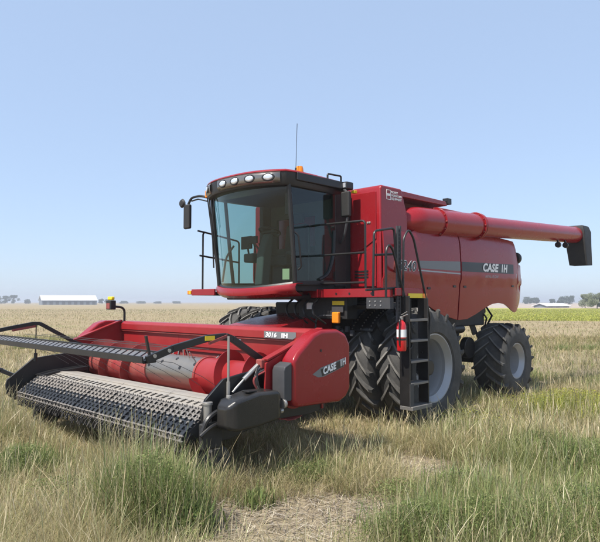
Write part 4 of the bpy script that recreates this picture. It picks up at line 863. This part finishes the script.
layer(240000, 3.4, 9, .29, .0040, 4); layer(100000, 3.4, 11, .2, .0045, 3, kind='mat'); layer(150000, 8.5, 16, .26, .007, 3); layer(110000, 15, 34, .25, .016, 2); layer(90000, 33, 170, .22, .05, 2, .7)
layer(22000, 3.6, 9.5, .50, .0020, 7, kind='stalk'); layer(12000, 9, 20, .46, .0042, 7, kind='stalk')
o = bulk('dry_grass', np.concatenate(VV), np.concatenate(FF), np.concatenate(CC), 'grass'); tag(o, 'dry straw coloured grass mixed with green covering the field', 'grass', kind='stuff')
# dense green tufts
VV, FF, CC = [], [], []
def tuft(px, py, ra, rb, n, h, w=.009, cols=GREEN, mix=.12):
    c = gp(px, py); a = rng.normal(0, .5, n); b = rng.normal(0, .5, n); P = np.stack([c[0]+rx2*a*ra+fx2*b*rb, c[1]+ry2*a*ra+fy2*b*rb], 1); k = ~inside(P); P = P[k]; m = len(P)
    col = cols[rng.integers(0, len(cols), m)]*(.75+.5*rng.random((m, 1))); s = rng.random(m) < mix; col[s] = STRAW[rng.integers(0, 4, s.sum())]
    hh = h*(.35+.75*rng.random(m)); r = blades(P, hh, w*(.6+.8*rng.random(m)), np.abs(rng.normal(0, .16, m)), rng.random(m)*6.28, np.abs(rng.normal(.05, .25, m)), col*.85, np.clip(col*1.2, 0, 1), np.array([.7, 1, .9, .6, .08]), 4); push((VV, FF, CC), r)
def leaflets(px, py, ra, rb, n, h, sz=.011, cols=GREEN):          # small broad leaves on thin stems
    c = gp(px, py); a = rng.normal(0, .5, n); b = rng.normal(0, .5, n); t = rng.random(n)**.7; env = np.exp(-(a*a+b*b)*.8)
    P = np.stack([c[0]+rx2*a*ra+fx2*b*rb, c[1]+ry2*a*ra+fy2*b*rb, .02+t*h*env], 1); P = P[~inside(P)]; n = len(P)
    u = rng.normal(size=(n, 3)); u[:, 2] *= .7; u /= np.linalg.norm(u, axis=1)[:, None]; v = np.cross(u, rng.normal(size=(n, 3))); v /= np.linalg.norm(v, axis=1)[:, None]; s_ = sz*(.5+1.1*rng.random((n, 1)))
    V = np.stack([P-u*s_, P+v*s_*.38, P+u*s_, P-v*s_*.38], 1).reshape(-1, 3); V[:, 2] = np.maximum(V[:, 2], .004); col = cols[rng.integers(0, len(cols), n)]*(.7+.6*rng.random((n, 1))); push((VV, FF, CC), (V, np.arange(4*n).reshape(-1, 4), np.repeat(col, 4, 0)))
for a_ in ((150, 526, .42, .34, 6000, .66), (172, 530, .3, .25, 3500, .55), (122, 524, .25, .25, 2200, .55), (187, 536, .2, .16, 1500, .3, .02), (22, 474, .35, .35, 3000, .34), (500, 542, .95, .45, 9000, .36), (420, 545, .45, .3, 4500, .36), (585, 530, .6, .5, 5000, .38), (470, 500, .5, .4, 3500, .3), (590, 470, .5, .5, 3000, .36), (540, 455, .6, .5, 3500, .3), (295, 482, .3, .2, 1500, .22), (320, 478, .25, .2, 1000, .18), (400, 500, .35, .3, 1500, .2), (60, 500, .5, .3, 1500, .22)): leaflets(*a_)
leaflets(575, 412, 1.2, .9, 5000, .42, .014, np.array([(.40, .38, .06), (.30, .32, .08)])); leaflets(470, 430, .8, .5, 2500, .36, .013, np.array([(.38, .36, .08), (.26, .28, .09)]))
tuft(150, 526, .42, .34, 2200, .72, .006, mix=.25); tuft(172, 530, .3, .25, 1300, .62, .006, mix=.2); tuft(122, 524, .25, .25, 900, .62, .006, mix=.3); tuft(186, 534, .18, .16, 700, .32, .016)
tuft(22, 474, .35, .35, 1500, .36); tuft(500, 542, .9, .4, 2600, .42, .006, mix=.25); tuft(420, 545, .4, .3, 1100, .40, .006, mix=.2); tuft(585, 530, .6, .5, 1700, .45, .006, mix=.25); tuft(470, 500, .5, .4, 1100, .34); tuft(590, 470, .5, .5, 1300, .42); tuft(540, 455, .6, .5, 1200, .35)
tuft(295, 482, .25, .2, 500, .24); tuft(320, 478, .25, .2, 400, .2); tuft(255, 505, .2, .2, 260, .2, .012); tuft(575, 415, 1.0, .8, 1600, .42, cols=np.array([(.30, .30, .06), (.24, .27, .07)])); tuft(470, 440, .6, .5, 700, .34)
for k in range(26):
    px = random.uniform(-20, 620); py = random.choice([random.uniform(345, 380), random.uniform(380, 520)])
    if 130 < px < 480 and py < 440: continue
    if 190 < px < 400 and py > 480: continue
    tuft(px, py, .35, .3, 260, .3, .01)
o = bulk('green_grass', np.concatenate(VV), np.concatenate(FF), np.concatenate(CC), 'grass'); tag(o, 'fresh green tufts standing in the dry grass', 'grass', kind='stuff')
# cut straw lying on the ground
n = 48000; P, d = sample(n, 3.6, 13, 1.6); n1, n2, bare, green, tall = fields(P); k = (rng.random(n) < np.clip(.08+1.3*bare+.25*n1, 0, 1)) & ~inside(P); P = P[k]; n = len(P)
az = rng.random(n)*math.pi; L_ = .04+.16*rng.random(n)**1.5; el = rng.normal(0, .12, n); D = np.stack([np.cos(az)*np.cos(el), np.sin(az)*np.cos(el), np.sin(el)], 1); S = np.stack([-np.sin(az), np.cos(az), np.zeros(n)], 1)*(.0022+.002*rng.random((n, 1)))
Z = .006+.03*rng.random(n)**2; c = np.stack([P[:, 0], P[:, 1], Z+np.abs(np.sin(el))*L_/2], 1); e = D*(L_/2)[:, None]
V = np.stack([c-e-S, c-e+S, c+e+S, c+e-S], 1).reshape(-1, 3); sc_ = np.array([(.50, .43, .33), (.38, .32, .25), (.58, .52, .42), (.24, .2, .16), (.17, .14, .11)])[rng.integers(0, 5, n)]*(.8+.4*rng.random((n, 1)))
o = bulk('straw_litter', V, np.arange(4*n).reshape(-1, 4), np.repeat(sc_, 4, 0), 'grass'); tag(o, 'cut straw lying loose on the bare ground', 'straw', kind='stuff')
# flowering crop strip beyond the harvester on the right
n = 30000; d = 64+rng.random(n)**1.4*95; l = d*(.16+rng.random(n)*.5); P = np.stack([CAM.x+fx2*d+rx2*l, CAM.y+fy2*d+ry2*l], 1)
col = np.array([(.38, .38, .08), (.33, .35, .08), (.44, .43, .09)])[rng.integers(0, 3, n)]*(.85+.3*rng.random((n, 1))); r = blades(P, .12+.10*rng.random(n), .10+.10*rng.random(n), np.abs(rng.normal(0, .3, n)), rng.random(n)*6.28, np.abs(rng.normal(0, .2, n)), col*.8, col, [1, 1, .5], 2)
o = bulk('yellow_crop', *r, 'grass'); tag(o, 'strip of yellow green crop across the field on the right', 'crop', kind='stuff')
# ================================================================== HAZE
hz = MB(); hz.box(-2700, 2700, -2700, 2700, -1, 14); h = hz.build('haze', None, None, smooth=0)
m = bpy.data.materials.new('haze_air'); m.use_nodes = True; nt = m.node_tree; nt.nodes.clear(); oo = nt.nodes.new('ShaderNodeOutputMaterial'); pv = nt.nodes.new('ShaderNodeVolumePrincipled')
pv.inputs['Color'].default_value = (.93, .95, 1, 1); pv.inputs['Density'].default_value = .0008; pv.inputs['Anisotropy'].default_value = .2; nt.links.new(pv.outputs[0], oo.inputs['Volume']); h.data.materials.append(m)
tag(h, 'thin smoky haze in the air over the whole field', 'haze', kind='stuff')
